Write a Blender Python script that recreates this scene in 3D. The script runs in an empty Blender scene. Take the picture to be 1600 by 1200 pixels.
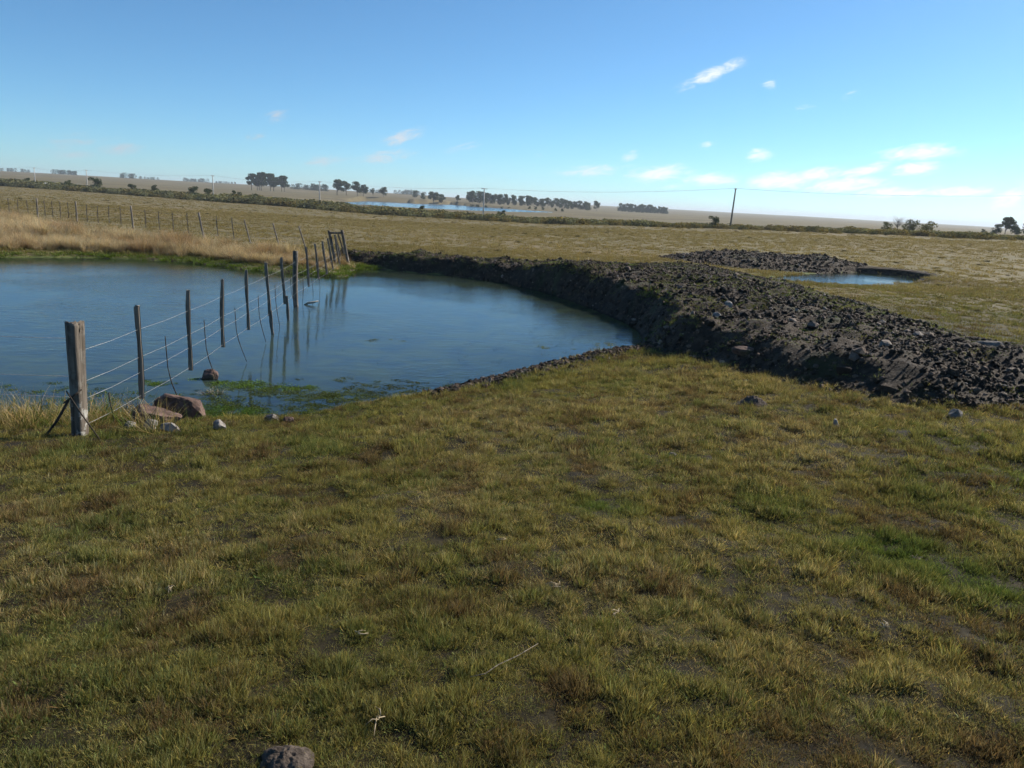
import bpy, bmesh, math, random
import numpy as np
from mathutils import Vector, Matrix, Euler

R = math.radians
SC = bpy.context.scene
COL = SC.collection

# ------------------------------------------------------------------ camera, sky, sun, exposure
CAM_H = 2.7                     # metres above the pond's water (z = 0)
PITCH, ROLL, FPX = R(13.3), R(2.8), 1200.0
cam_d = bpy.data.cameras.new("camera")
cam = bpy.data.objects.new("camera", cam_d)
COL.objects.link(cam)
cam_d.sensor_fit = 'HORIZONTAL'
cam_d.sensor_width = 36.0
cam_d.lens = 36.0 * FPX / 1600.0
cam_d.clip_start, cam_d.clip_end = 0.05, 40000
_f = Vector((0, math.cos(PITCH), -math.sin(PITCH)))
_r = Vector((1, 0, 0))
_u = _r.cross(_f)
_R = _r * math.cos(ROLL) + _u * math.sin(ROLL)
_U = _u * math.cos(ROLL) - _r * math.sin(ROLL)
m3 = Matrix((_R, _U, -_f)).transposed()
cam.matrix_world = Matrix.Translation((0, 0, CAM_H)) @ m3.to_4x4()
SC.camera = cam

SUN_AZ, SUN_EL = R(55), R(32)   # azimuth measured from +Y towards +X
sun_dir = Vector((math.sin(SUN_AZ) * math.cos(SUN_EL), math.cos(SUN_AZ) * math.cos(SUN_EL), math.sin(SUN_EL)))
sl = bpy.data.lights.new("sun", 'SUN')
sl.energy, sl.angle, sl.color = 5.0, R(0.53), (1.0, 0.91, 0.78)
so = bpy.data.objects.new("sun", sl)
COL.objects.link(so)
so.rotation_euler = sun_dir.to_track_quat('Z', 'Y').to_euler()

SKY_STRENGTH = 0.098
EXPOSURE = 0.62

SC.view_settings.view_transform = 'Standard'
SC.view_settings.look = 'None'
SC.view_settings.gamma = 1.0
SC.view_settings.use_curve_mapping = False
SC.view_settings.exposure = EXPOSURE
SC.render.engine = 'CYCLES'
SC.cycles.use_denoising = True
SC.cycles.max_bounces = 4
SC.cycles.diffuse_bounces = 2
SC.cycles.glossy_bounces = 2
SC.cycles.transparent_max_bounces = 8
SC.cycles.use_adaptive_sampling = True
SC.cycles.adaptive_threshold = 0.03
SC.cycles.volume_bounces = 0
SC.cycles.caustics_reflective = False
SC.cycles.caustics_refractive = False


class NT:
    """tiny node-tree writer"""
    def __init__(s, tree):
        s.t = tree
        s.n, s.l = tree.nodes, tree.links

    def add(s, typ, **kw):
        nd = s.n.new(typ)
        for k, v in kw.items():
            setattr(nd, k, v)
        return nd

    def put(s, sock, v):
        if isinstance(v, bpy.types.NodeSocket):
            s.l.new(v, sock)
        elif v is not None:
            sock.default_value = v

    def math(s, op, a, b=None, c=None, clamp=False):
        nd = s.add('ShaderNodeMath', operation=op, use_clamp=clamp)
        for i, v in enumerate((a, b, c)):
            if v is not None:
                s.put(nd.inputs[i], v)
        return nd.outputs[0]

    def vmath(s, op, a, b=None):
        nd = s.add('ShaderNodeVectorMath', operation=op)
        s.put(nd.inputs[0], a)
        if b is not None:
            s.put(nd.inputs[1], b)
        return nd.outputs[0]

    def noise(s, vec, scale, detail=4, rough=0.55, dist=0.0, out=0):
        nd = s.add('ShaderNodeTexNoise')
        if vec is not None:
            s.put(nd.inputs['Vector'], vec)
        nd.inputs['Scale'].default_value = scale
        nd.inputs['Detail'].default_value = detail
        nd.inputs['Roughness'].default_value = rough
        nd.inputs['Distortion'].default_value = dist
        return nd.outputs[out]

    def ramp(s, fac, stops, interp='LINEAR'):
        nd = s.add('ShaderNodeValToRGB')
        cr = nd.color_ramp
        cr.interpolation = interp
        while len(cr.elements) < len(stops):
            cr.elements.new(0.5)
        for e, (p, c) in zip(cr.elements, stops):
            e.position = p
            e.color = (c[0], c[1], c[2], 1) if hasattr(c, '__len__') else (c, c, c, 1)
        s.put(nd.inputs[0], fac)
        return nd.outputs[0]

    def mix(s, fac, a, b, blend='MIX'):
        nd = s.add('ShaderNodeMix', data_type='RGBA', blend_type=blend)
        s.put(nd.inputs[0], fac)
        for i, v in ((6, a), (7, b)):
            if isinstance(v, (tuple, list)) and len(v) == 3:
                v = (*v, 1)
            s.put(nd.inputs[i], v)
        return nd.outputs[2]

    def smooth(s, v, lo, hi, a=0.0, b=1.0):
        nd = s.add('ShaderNodeMapRange', interpolation_type='SMOOTHSTEP')
        s.put(nd.inputs[0], v)
        nd.inputs[1].default_value, nd.inputs[2].default_value = lo, hi
        nd.inputs[3].default_value, nd.inputs[4].default_value = a, b
        return nd.outputs[0]


def build_world():
    w = bpy.data.worlds.new("World")
    SC.world = w
    w.use_nodes = True
    w.node_tree.nodes.clear()
    w.cycles.sampling_method = 'MANUAL'
    w.cycles.sample_map_resolution = 512
    t = NT(w.node_tree)
    sky = t.add('ShaderNodeTexSky', sky_type='NISHITA', sun_disc=False)
    sky.sun_elevation = SUN_EL
    sky.sun_rotation = SUN_AZ
    sky.altitude = 100
    sky.air_density, sky.dust_density, sky.ozone_density = 0.7, 0.25, 6.0
    geo = t.add('ShaderNodeTexCoord')
    d = geo.outputs['Generated']
    sep = t.add('ShaderNodeSeparateXYZ')
    t.put(sep.inputs[0], d)
    az = t.math('ARCTAN2', sep.outputs[0], sep.outputs[1])
    el = t.math('ARCSINE', sep.outputs[2])
    # clouds: small fair-weather wisps, (azimuth deg, elevation deg, length deg, thickness deg, tilt deg, weight)
    wisps = [(12.8, 9.1, 2.3, 0.45, 25, 0.85), (11.6, 8.5, 1.2, .3, 22, .6), (16.5, 8.4, 0.6, .35, 10, .55), (18.6, 6.9, 1.0, .3, 12, .42), (21.6, 7.9, .7, .3, 40, .42),
             (-8.5, 4.1, 1.5, 0.45, 18, .95), (-17.1, 4.9, .9, .45, 20, .65), (-9.9, 2.7, 2.2, .5, 8, .7), (-13.8, 2.2, 2.0, .4, 10, .7), (-18.5, 3.5, .8, .3, 12, .6),
             (-26.7, 2.1, 1.5, .35, 8, .8), (-29.6, 1.6, 1.5, .3, 4, .75), (-4.5, 3.6, 1.6, .35, 14, .6), (5.0, 2.5, 2.4, 0.42, 5, .85), (7.6, 3.6, .8, 0.4, 25, .7),
             (9.7, 2.5, 2.2, 0.50, 8, 1.05), (13.3, 2.2, 2.0, 0.42, 3, .95), (12.8, 4.5, .7, .3, 5, .62), (16.4, 4.0, .9, 0.45, 15, .85), (18.0, 2.3, 2.4, 0.55, 4, 1.1),
             (20.0, 2.7, 1.8, .5, 10, .95), (22.0, 2.2, 2.4, 0.5, 6, 1.1), (23.1, 3.1, 1.6, .4, 14, 1.0), (26.1, 3.3, 1.5, .45, 8, 1.0), (26.3, 4.3, 2.3, .5, 5, .95),
             (25.2, 1.8, 2.6, .35, 3, .95), (28.8, 2.0, 2.2, .38, 2, .9), (31.4, 1.6, 1.2, .6, 30, .9), (36, 3, 4, .6, 8, .9), (44, 3, 4, .6, 5, .9), (-40, 3.0, 3, .5, 8, .5)]
    D2 = math.degrees
    azd = t.math('MULTIPLY', az, D2(1.0))
    eld = t.math('MULTIPLY', el, D2(1.0))
    acc = None
    for (a0, e0, L, T, tilt, wt) in wisps:
        ca, sa = math.cos(R(tilt)), math.sin(R(tilt))
        da = t.math('SUBTRACT', azd, a0)
        de = t.math('SUBTRACT', eld, e0)
        p = t.math('MULTIPLY_ADD', da, ca / L, t.math('MULTIPLY', de, sa / L))
        q = t.math('MULTIPLY_ADD', da, -sa / T, t.math('MULTIPLY', de, ca / T))
        r2 = t.math('ADD', t.math('MULTIPLY', p, p), t.math('MULTIPLY', q, q))
        g = t.math('MULTIPLY', t.math('EXPONENT', t.math('MULTIPLY', r2, -0.8)), wt)
        acc = g if acc is None else t.math('MAXIMUM', acc, g)
    # thin low band of the same cloud all the way round
    comb = t.add('ShaderNodeCombineXYZ')
    t.put(comb.inputs[0], t.math('MULTIPLY', azd, 0.32))
    t.put(comb.inputs[1], t.math('MULTIPLY_ADD', azd, -0.18, eld))
    fine = t.noise(comb.outputs[0], 1.9, 9, 0.70, 1.1)
    broad = t.noise(comb.outputs[0], 0.45, 3, 0.5)
    band = t.math('MULTIPLY', t.smooth(eld, 0.8, 2.0), t.smooth(eld, 3.5, 7.0, 1, 0))
    gen = t.math('MULTIPLY', t.math('MULTIPLY', t.smooth(broad, 0.5, 0.75), band), 0.55)
    acc = t.math('MAXIMUM', acc, gen)
    dens = t.math('MULTIPLY_ADD', t.math('SUBTRACT', fine, 0.5), 1.9, acc)
    dens = t.math('MULTIPLY', t.smooth(dens, 0.22, 1.20), t.smooth(acc, 0.05, 0.50))
    # clouds nearer the sun are whiter, those away from it greyer and pinker
    sunny = t.smooth(azd, -25, 25)
    ccol = t.mix(sunny, (0.40, 0.42, 0.46), (0.80, 0.80, 0.78))
    skyc = t.vmath('SCALE', sky.outputs[0])
    skyc.node.inputs['Scale'].default_value = SKY_STRENGTH
    skyc = t.vmath('MULTIPLY', skyc, (0.76, 0.985, 0.955))      # cooler white balance
    mixc = t.mix(t.math('MULTIPLY', dens, 0.85), skyc, ccol)
    bg = t.add('ShaderNodeBackground')
    t.put(bg.inputs[0], mixc)
    bg.inputs[1].default_value = 1.0
    out = t.add('ShaderNodeOutputWorld')
    t.l.new(bg.outputs[0], out.inputs[0])


build_world()

# ------------------------------------------------------------------ helpers
rng = np.random.default_rng(7)
random.seed(7)


def tag(o, label=None, cat=None, group=None, kind=None):
    for k, v in (('label', label), ('category', cat), ('group', group), ('kind', kind)):
        if v:
            o[k] = v
    return o


def link(name, data, parent=None, loc=None, rot=None, scale=None):
    o = bpy.data.objects.new(name, data)
    COL.objects.link(o)
    if parent is not None:
        o.parent = parent
    if loc is not None:
        o.location = loc
    if rot is not None:
        o.rotation_euler = rot
    if scale is not None:
        o.scale = (scale,) * 3 if not hasattr(scale, '__len__') else scale
    return o


def mesh_np(name, V, F, mat=None, smooth=False):
    """V (n,3) array, F (m,k) array of equal-sized faces or list of lists"""
    me = bpy.data.meshes.new(name)
    V = np.asarray(V, dtype=np.float32)
    if isinstance(F, np.ndarray):
        m, k = F.shape
        me.vertices.add(len(V))
        me.vertices.foreach_set('co', V.ravel())
        me.loops.add(m * k)
        me.loops.foreach_set('vertex_index', F.astype(np.int32).ravel())
        me.polygons.add(m)
        me.polygons.foreach_set('loop_start', np.arange(0, m * k, k, dtype=np.int32))
        me.update(calc_edges=True)
    else:
        me.from_pydata(V.tolist(), [], F)
    if smooth:
        me.polygons.foreach_set('use_smooth', np.ones(len(me.polygons), dtype=bool))
    if mat:
        me.materials.append(mat)
    me.update()
    return me


def point_attr(me, name, typ, arr):
    a = me.attributes.new(name, typ, 'POINT')
    key = {'FLOAT': 'value', 'INT': 'value', 'FLOAT_VECTOR': 'vector', 'FLOAT_COLOR': 'color'}[typ]
    a.data.foreach_set(key, np.ascontiguousarray(arr, dtype=np.int32 if typ == 'INT' else np.float32).ravel())


def _hash(ix, iy, seed):
    n = (ix.astype(np.int64) * 374761393 + iy.astype(np.int64) * 668265263 + seed * 974634777) & 0x7fffffff
    n = ((n ^ (n >> 13)) * 1274126177) & 0x7fffffff
    n = (n ^ (n >> 16)) & 0xffff
    return n / 65535.0


def vnoise(x, y, seed=0):
    x, y = np.asarray(x, float), np.asarray(y, float)
    ix, iy = np.floor(x), np.floor(y)
    fx, fy = x - ix, y - iy
    fx, fy = fx * fx * (3 - 2 * fx), fy * fy * (3 - 2 * fy)
    a, b = _hash(ix, iy, seed), _hash(ix + 1, iy, seed)
    c, d = _hash(ix, iy + 1, seed), _hash(ix + 1, iy + 1, seed)
    return (a * (1 - fx) + b * fx) * (1 - fy) + (c * (1 - fx) + d * fx) * fy


def fbm(x, y, scale, octaves=4, seed=0, rough=0.5):
    s, amp, tot = 0, 1.0, 0
    for o in range(octaves):
        s = s + amp * vnoise(np.asarray(x) * scale * 2 ** o + 17.3 * o, np.asarray(y) * scale * 2 ** o - 9.1 * o, seed + o)
        tot += amp
        amp *= rough
    return s / tot


def ss(x, a=0.0, b=1.0):
    t = np.clip((np.asarray(x, float) - a) / (b - a), 0, 1)
    return t * t * (3 - 2 * t)


def seg_dist(px, py, poly, closed=True):
    P = np.asarray(poly, float)
    n = len(P)
    best = np.full(np.shape(px), 1e18)
    for i in range(n if closed else n - 1):
        a, b = P[i], P[(i + 1) % n]
        ab = b - a
        t = np.clip(((px - a[0]) * ab[0] + (py - a[1]) * ab[1]) / (ab @ ab), 0, 1)
        dd = (px - a[0] - t * ab[0]) ** 2 + (py - a[1] - t * ab[1]) ** 2
        best = np.minimum(best, dd)
    return np.sqrt(best)


def inside(px, py, poly):
    P = np.asarray(poly, float)
    r = np.zeros(np.shape(px), bool)
    n = len(P)
    for i in range(n):
        x0, y0 = P[i]
        x1, y1 = P[(i + 1) % n]
        if y0 == y1:
            continue
        c = ((y0 > py) != (y1 > py)) & (px < (x1 - x0) * (py - y0) / (y1 - y0) + x0)
        r ^= c
    return r


def catmull(P, n=5):
    P = np.asarray(P, float)
    out = []
    m = len(P)
    for i in range(m):
        p0, p1, p2, p3 = P[i - 1], P[i], P[(i + 1) % m], P[(i + 2) % m]
        for k in range(n):
            t = k / n
            out.append(0.5 * ((2 * p1) + (-p0 + p2) * t + (2 * p0 - 5 * p1 + 4 * p2 - p3) * t ** 2 + (-p0 + 3 * p1 - 3 * p2 + p3) * t ** 3))
    return np.array(out)


# ------------------------------------------------------------------ the lie of the land
POND = [(-9.5, 8.3), (-7.4, 8.35), (-5.96, 8.5), (-5.2, 8.6), (-4.55, 8.7), (-3.8, 8.75), (-3.07, 8.85), (-2.6, 9.0), (-2.28, 9.45), (-1.94, 9.8),
        (-1.54, 10.05), (-1.09, 10.6), (-.58, 11.3), (0, 12.1), (.76, 13.15), (1.54, 14.25), (2.3, 14.95), (2.72, 16.0),
        (2.87, 17.4), (2.7, 18.6), (2.41, 19.9), (1.74, 22.3), (.87, 24.4), (-.17, 26.3), (-1.31, 27.3), (-2.53, 28.15),
        (-4.0, 28.6), (-5.1, 29.0), (-5.9, 28.9), (-5.95, 27.4), (-5.72, 25.7), (-6.6, 25.75), (-8.1, 26.3), (-9.4, 26.5),
        (-11.8, 28.0), (-14.3, 28.3), (-16.7, 27.6), (-18.5, 26.0), (-22, 25), (-27, 22), (-28, 15), (-22, 10.5), (-15, 8.8)]
POND_S = catmull(POND, 3)
POND2 = catmull([(10.9, 33.5), (12.9, 36.3), (15.3, 38.7), (17.6, 40.4), (19.5, 39.6), (19.7, 37.2), (18.1, 35.2), (15.3, 32.9), (13.2, 32.6)], 3)
LAKE = np.array([(-86, 318), (-100, 396), (-104, 471), (-125, 629), (-104, 640), (-84, 620), (-60, 690), (-25, 590), (7, 505), (25, 462), (-4, 388), (-22, 365), (-46, 362), (-66, 366), (-74, 380), (-78, 330)])
LAKE_Z = -1.9
# the spoil bank: pond side and near foot first, then its back edge
BANK_FRONT = [(-7.2, 30.2), (-5.6, 29.4), (-4.0, 28.65), (-2.6, 28.15), (-1.4, 27.3), (-.25, 26.25), (.85, 24.35), (1.7, 22.25), (2.4, 19.8),
              (2.72, 18.4), (2.85, 17.2), (2.75, 15.8), (2.5, 14.75), (2.5, 13.6), (2.9, 12.3), (3.2, 10.8), (3.5, 9.75), (3.85, 8.85),
              (4.3, 8.25), (4.9, 8.0), (5.6, 7.9), (6.8, 7.85), (8.5, 8.05), (10.0, 8.8)]
BANK_BACK = [(10.6, 10.6), (9.9, 11.6), (9.4, 13.2), (9.7, 14.8), (9.8, 16.5), (9.9, 18.5), (9.9, 20.6), (9.9, 23.2), (9.9, 26.0), (10.1, 29.0), (10.5, 32.3), (10.4, 34.6), (9.0, 37.0), (7.0, 36.4), (5.2, 33.8),
             (3.2, 31.9), (.5, 30.9), (-1.5, 31.4), (-4, 32.0), (-6.5, 32.0), (-7.4, 31.2)]
BANK = BANK_FRONT + BANK_BACK
# far relief: rows = depth, columns = x/y*1200+800
FY = np.array([30, 60, 130, 200, 300, 420, 700, 1000, 1500, 4000, 9000, 30000.])
FU = np.array([0, 400, 600, 800, 1000, 1200, 1400, 1600.])
FZ = np.array([
    [.30, .30, .30, .30, .30, .32, .35, .35],
    [.30, .20, .20, .20, .30, .40, .60, .80],
    [.00, -.5, -.8, -.8, -.2, .30, .70, 1.0],
    [-.2, -.8, -1.5, -1.6, -1.2, -.3, .20, .60],
    [-.2, -1.0, -2.1, -2.1, -1.8, -1.0, .00, .20],
    [1.0, .3, -1.7, -1.75, -1.75, -1.5, -.5, -.3],
    [4.5, 2.2, 2.0, -.1, -2.8, -1.8, -1.5, -1.5],
    [9.0, 6.0, 4.6, 2.0, -2.2, -1.8, -2.0, -2.5],
    [14.2, 11.5, 8.5, 3.5, 0.5, -.5, -1.5, -2.],
    [26., 22., 14., 9., 7., 4., -1., -5.],
    [10., 8., 4., 2., 0., -4., -9., -12.],
    [-60.] * 8])


def far_z(x, y):
    Y = np.clip(y, 30, 29999)
    U = np.clip(x / np.maximum(Y, 30) * 1200 + 800, 0, 1600)
    ly = np.log(Y)
    LY = np.log(FY)
    i = np.clip(np.searchsorted(LY, ly) - 1, 0, len(FY) - 2)
    j = np.clip(np.searchsorted(FU, U) - 1, 0, len(FU) - 2)
    a = (ly - LY[i]) / (LY[i + 1] - LY[i])
    a = a * a * (3 - 2 * a) * .5 + a * .5
    b = (U - FU[j]) / (FU[j + 1] - FU[j])
    b = b * b * (3 - 2 * b)
    return (FZ[i, j] * (1 - b) + FZ[i, j + 1] * b) * (1 - a) + (FZ[i + 1, j] * (1 - b) + FZ[i + 1, j + 1] * b) * a


def ground_z(x, y):
    x, y = np.asarray(x, float), np.asarray(y, float)
    sh = np.shape(x)
    x, y = x.ravel(), y.ravel()
    z = far_z(x, y)
    r = np.hypot(x, y)
    near = r < 75
    xn, yn = x[near], y[near]
    d = seg_dist(xn, yn, POND_S)
    ins = inside(xn, yn, POND_S)
    cap = 1.12 - 0.80 * ss(yn, 8.5, 16.5)
    up = cap * (1 - np.exp(-(d * 0.20 + 0.05 * ss(d, 0, .15)) / cap))
    zo = up + ss(r[near], 34, 74) * (z[near] - up)
    # uneven pasture
    bump = (fbm(xn, yn, 0.45, 3, 5) - .5) * 0.10 + (fbm(xn, yn, 2.6, 3, 11) - .5) * 0.085
    zo = zo + bump * ss(d, 0.05, 1.2)
    zi = -np.minimum(0.13 * d + 0.015, 0.9)
    zn = np.where(ins, zi, zo)
    # the small dugout pond with its cut bank on the far right side
    d2 = seg_dist(xn, yn, POND2)
    i2 = inside(xn, yn, POND2)
    side = ss((xn - 15.3) * .5 + (yn - 36.0) * .86, -1.5, 1.2)     # far side is a steep cut, near side lies flat
    side = side * ss(xn, 14.6, 16.6)
    lip = 0.04 + side * 0.26
    run = 1.9 - 1.45 * side
    o2 = lip * ss(d2 / run) + 0.02
    blend = ss(d2, 1.2, 6.0)
    zn = np.where(i2, -np.minimum(0.15 * d2 + .02, .6), np.where(d2 < 6.0, o2 * (1 - blend) + zn * blend, zn))
    z[near] = zn
    # the far lake's bed
    fl = (y > 250) & (y < 900) & (np.abs(x) < 300)
    if fl.any():
        il = inside(x[fl], y[fl], LAKE)
        dl = seg_dist(x[fl], y[fl], LAKE)
        zz = z[fl]
        z[fl] = np.where(il, LAKE_Z - .5, np.maximum(zz, LAKE_Z + .12 * ss(dl, 0, 6) + .02))
    return z.reshape(sh)


def gz(x, y):
    return float(ground_z(np.array([x]), np.array([y]))[0])


def bank_h(x, y):
    """height of the spoil bank above the ground (negative outside)"""
    ins = inside(x, y, BANK)
    df = seg_dist(x, y, BANK_FRONT, False)
    db = seg_dist(x, y, BANK_BACK, False)
    top = np.interp(y, [8.5, 10, 11.3, 13, 16, 20, 24, 28, 33], [1.04, 1.02, .86, .84, .84, .82, .76, .64, .56])
    base = np.maximum(ground_z(x, y), 0.0)
    Hc = np.maximum(top - base, .16) + .12 * (fbm(x, y, .45, 2, 3) - .5)
    run = .66 + .14 * ss(y, 11.5, 10)
    rise = ss(df + .28 * (fbm(x, y, 1.3, 3, 31) - .5), 0, run)
    w = db / (df + db + 1e-6)
    h = Hc * rise * ss(w, 0.0, 0.55)
    h = h * (0.62 + .76 * fbm(x, y, .55, 2, 41))
    rough = (fbm(x + .3 * y, y - .2 * x, 1.5, 2, 51) - .5) * .24 + (fbm(x - .4 * y, y + .5 * x, 4.6, 2, 61) - .5) * .09 + (fbm(x + .7 * y, y - .6 * x, 8.0, 1, 63) - .5) * .05
    edge = ss(np.minimum(df, db), 0, .5)
    h = h + rough * edge
    return np.where(ins, np.maximum(h, .08 * edge) + .015, -.12 * ss(np.minimum(df, db), 0, .25) + .015), ins


MOUND_C, MOUND_A, MOUND_B = (13.0, 41.2), 6.2, 3.2


def mound_h(x, y):
    ang = R(20)
    dx, dy = x - MOUND_C[0], y - MOUND_C[1]
    u = (dx * math.cos(ang) + dy * math.sin(ang)) / MOUND_A
    v = (-dx * math.sin(ang) + dy * math.cos(ang)) / MOUND_B
    r = np.hypot(u, v) + .12 * (fbm(x, y, .6, 3, 71) - .5)
    h = .42 * ss(1 - r, 0, .62)
    h = h + ((fbm(x, y, 2.0, 3, 73) - .5) * .2 + (fbm(x, y, 5, 2, 75) - .5) * .12) * ss(1 - r, 0, .3)
    return np.where(r < 1, np.maximum(h, 0) + .01, -.1 * ss(r, 1, 1.08) + .01), r < 1


# ------------------------------------------------------------------ materials
MATS = {}


def mat(name):
    m = bpy.data.materials.new(name)
    m.use_nodes = True
    m.node_tree.nodes.clear()
    t = NT(m.node_tree)
    MATS[name] = m
    return m, t


def finish(t, shader, disp=None):
    o = t.add('ShaderNodeOutputMaterial')
    t.l.new(shader, o.inputs[0])


def principled(t, col, rough=0.8, spec=0.3, normal=None, metallic=0.0):
    b = t.add('ShaderNodeBsdfPrincipled')
    if isinstance(col, tuple) and len(col) == 3:
        col = (*col, 1)
    t.put(b.inputs['Base Color'], col)
    t.put(b.inputs['Roughness'], rough)
    b.inputs['Specular IOR Level'].default_value = spec
    b.inputs['Metallic'].default_value = metallic
    if normal is not None:
        t.put(b.inputs['Normal'], normal)
    return b.outputs[0]


def bump(t, h, strength=.5, dist=.02):
    b = t.add('ShaderNodeBump')
    b.inputs['Strength'].default_value = strength
    b.inputs['Distance'].default_value = dist
    t.put(b.inputs['Height'], h)
    return b.outputs[0]


def pos(t):
    return t.add('ShaderNodeNewGeometry').outputs['Position']


def obco(t):
    return t.add('ShaderNodeTexCoord').outputs['Object']


def make_materials():
    # pasture: soil and thatch between the tufts near by, mixed grass tones far away
    m, t = mat('pasture')
    p = pos(t)
    sep = t.add('ShaderNodeSeparateXYZ')
    t.put(sep.inputs[0], p)
    y = sep.outputs[1]
    n1 = t.noise(p, 6.0, 6, .65)
    n2 = t.noise(p, .22, 5, .6)
    n3 = t.noise(p, .035, 5, .6)
    stretch = t.add('ShaderNodeMapping')
    t.put(stretch.inputs[0], p)
    stretch.inputs['Scale'].default_value = (.25, 1.0, 1.0)
    n4 = t.noise(stretch.outputs[0], .16, 5, .65)
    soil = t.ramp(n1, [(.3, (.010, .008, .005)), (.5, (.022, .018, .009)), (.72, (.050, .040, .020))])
    field = t.ramp(n2, [(.25, (.112, .100, .044)), (.5, (.150, .125, .062)), (.75, (.185, .152, .082))])
    field = t.mix(t.smooth(n4, .58, .72), field, (.120, .092, .048))
    field = t.mix(t.smooth(n3, .45, .7, 0, .6), field, (.205, .150, .082))
    field = t.mix(t.smooth(n1, .60, .75, 0, .45), field, (.055, .050, .02))
    far = t.ramp(n3, [(.3, (.100, .080, .040)), (.5, (.138, .112, .056)), (.7, (.175, .145, .074))])
    stretch2 = t.add('ShaderNodeMapping')
    t.put(stretch2.inputs[0], p)
    stretch2.inputs['Scale'].default_value = (.006, .02, 0)
    n5 = t.noise(stretch2.outputs[0], 1.0, 5, .6)
    far = t.mix(t.smooth(n5, .52, .66, 0, .6), far, (.088, .074, .044))
    # ploughed and grazed land starts behind the pole line
    line = t.math('MULTIPLY_ADD', sep.outputs[0], .671, t.math('ADD', y, -160.1))
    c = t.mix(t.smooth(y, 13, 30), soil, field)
    c = t.mix(t.smooth(line, 8, 40), c, far)
    # mud and silt where the water stands
    wet = t.smooth(sep.outputs[2], -.02, .09, 1, 0)
    isn = t.smooth(y, 60, 70, 1, 0)
    c = t.mix(t.math('MULTIPLY', wet, isn), c, t.ramp(t.noise(p, 1.6, 5, .6), [(.35, (.050, .055, .024)), (.5, (.085, .130, .030)), (.68, (.14, .17, .05))]))
    # steep cuts are bare soil, toned dark to carry the cut bank's shade
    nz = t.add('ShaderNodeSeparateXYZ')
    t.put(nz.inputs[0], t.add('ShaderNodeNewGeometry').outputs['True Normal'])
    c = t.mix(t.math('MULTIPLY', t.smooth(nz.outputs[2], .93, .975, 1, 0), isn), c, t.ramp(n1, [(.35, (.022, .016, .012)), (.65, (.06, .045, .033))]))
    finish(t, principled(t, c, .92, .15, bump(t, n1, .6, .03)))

    # excavated earth
    m, t = mat('earth')
    p = pos(t)
    n1 = t.noise(p, 4.0, 7, .68)
    n2 = t.noise(p, .7, 4, .6)
    c = t.ramp(n1, [(.3, (.013, .009, .006)), (.5, (.036, .025, .016)), (.7, (.088, .063, .043))])
    c = t.mix(t.smooth(n2, .52, .66, 0, .5), c, (.046, .056, .018))
    nf = t.noise(p, 22.0, 5, .7)
    finish(t, principled(t, c, .88, .25, bump(t, t.math('ADD', n1, t.math('MULTIPLY', nf, .5)), 1.0, .09)))

    # stones: several tones, set per object
    m, t = mat('stone')
    oi = t.add('ShaderNodeObjectInfo')
    p = obco(t)
    base = t.ramp(oi.outputs['Random'], [(0, (.040, .027, .019)), (.4, (.088, .062, .045)), (.7, (.165, .125, .096)), (.88, (.13, .076, .050)), (1, (.33, .285, .24))])
    n = t.noise(p, 9, 6, .65)
    c = t.mix(t.smooth(n, .3, .7), t.vmath('MULTIPLY', base, (.55, .55, .55)), base)
    finish(t, principled(t, c, .85, .25, bump(t, n, .7, .03)))

    for nm, a, b, cc in (('red_rock', (.095, .058, .045), (.19, .122, .096), (.03, .02, .016)),
                         ('white_rock', (.20, .18, .16), (.36, .335, .30), (.07, .06, .05)),
                         ('grey_rock', (.13, .115, .10), (.24, .215, .19), (.05, .045, .04))):
        m, t = mat(nm)
        p = obco(t)
        n = t.noise(p, 7, 7, .65)
        n2 = t.noise(p, 2.3, 3, .5)
        c = t.ramp(n, [(.28, cc), (.45, a), (.68, b)])
        c = t.mix(t.smooth(n2, .56, .68, 0, .65), c, (.055, .062, .022) if nm != 'white_rock' else (.17, .15, .12))
        finish(t, principled(t, c, .82, .3, bump(t, n, .8, .03)))

    # weathered timber
    for nm, lo, hi in (('old_wood', (.045, .036, .028), (.19, .16, .128)), ('dropper_wood', (.075, .062, .050), (.30, .26, .215))):
        m, t = mat(nm)
        p = obco(t)
        mp = t.add('ShaderNodeMapping')
        t.put(mp.inputs[0], p)
        mp.inputs['Scale'].default_value = (14, 14, .9)
        g = t.noise(mp.outputs[0], 2.2, 7, .65, .5)
        c = t.ramp(g, [(.32, lo), (.5, tuple((a + b) * .5 for a, b in zip(lo, hi))), (.68, hi)])
        li = t.noise(p, 11, 4, .6)
        sp = t.add('ShaderNodeSeparateXYZ')
        t.put(sp.inputs[0], p)
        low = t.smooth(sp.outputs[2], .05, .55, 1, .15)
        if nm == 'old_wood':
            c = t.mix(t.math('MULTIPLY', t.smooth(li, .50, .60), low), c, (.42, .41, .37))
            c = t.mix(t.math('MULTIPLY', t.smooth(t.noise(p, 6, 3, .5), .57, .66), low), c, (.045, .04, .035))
        finish(t, principled(t, c, .85, .2, bump(t, g, .9, .012)))

    m, t = mat('dark_stick')
    finish(t, principled(t, t.ramp(t.noise(obco(t), 25, 4), [(.3, (.018, .014, .011)), (.7, (.07, .055, .042))]), .8, .2))
    m, t = mat('wire')
    finish(t, principled(t, t.ramp(t.noise(obco(t), 40, 3), [(.3, (.20, .19, .18)), (.7, (.40, .39, .38))]), .5, .5, metallic=.5))
    m, t = mat('pole_grey')
    finish(t, principled(t, t.ramp(t.noise(obco(t), 4, 4), [(.3, (.42, .40, .37)), (.7, (.58, .56, .52))]), .8, .2))
    m, t = mat('pole_dark')
    finish(t, principled(t, t.ramp(t.noise(obco(t), 4, 4), [(.3, (.15, .14, .125)), (.7, (.27, .25, .23))]), .8, .2))
    m, t = mat('line_wire')
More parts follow.
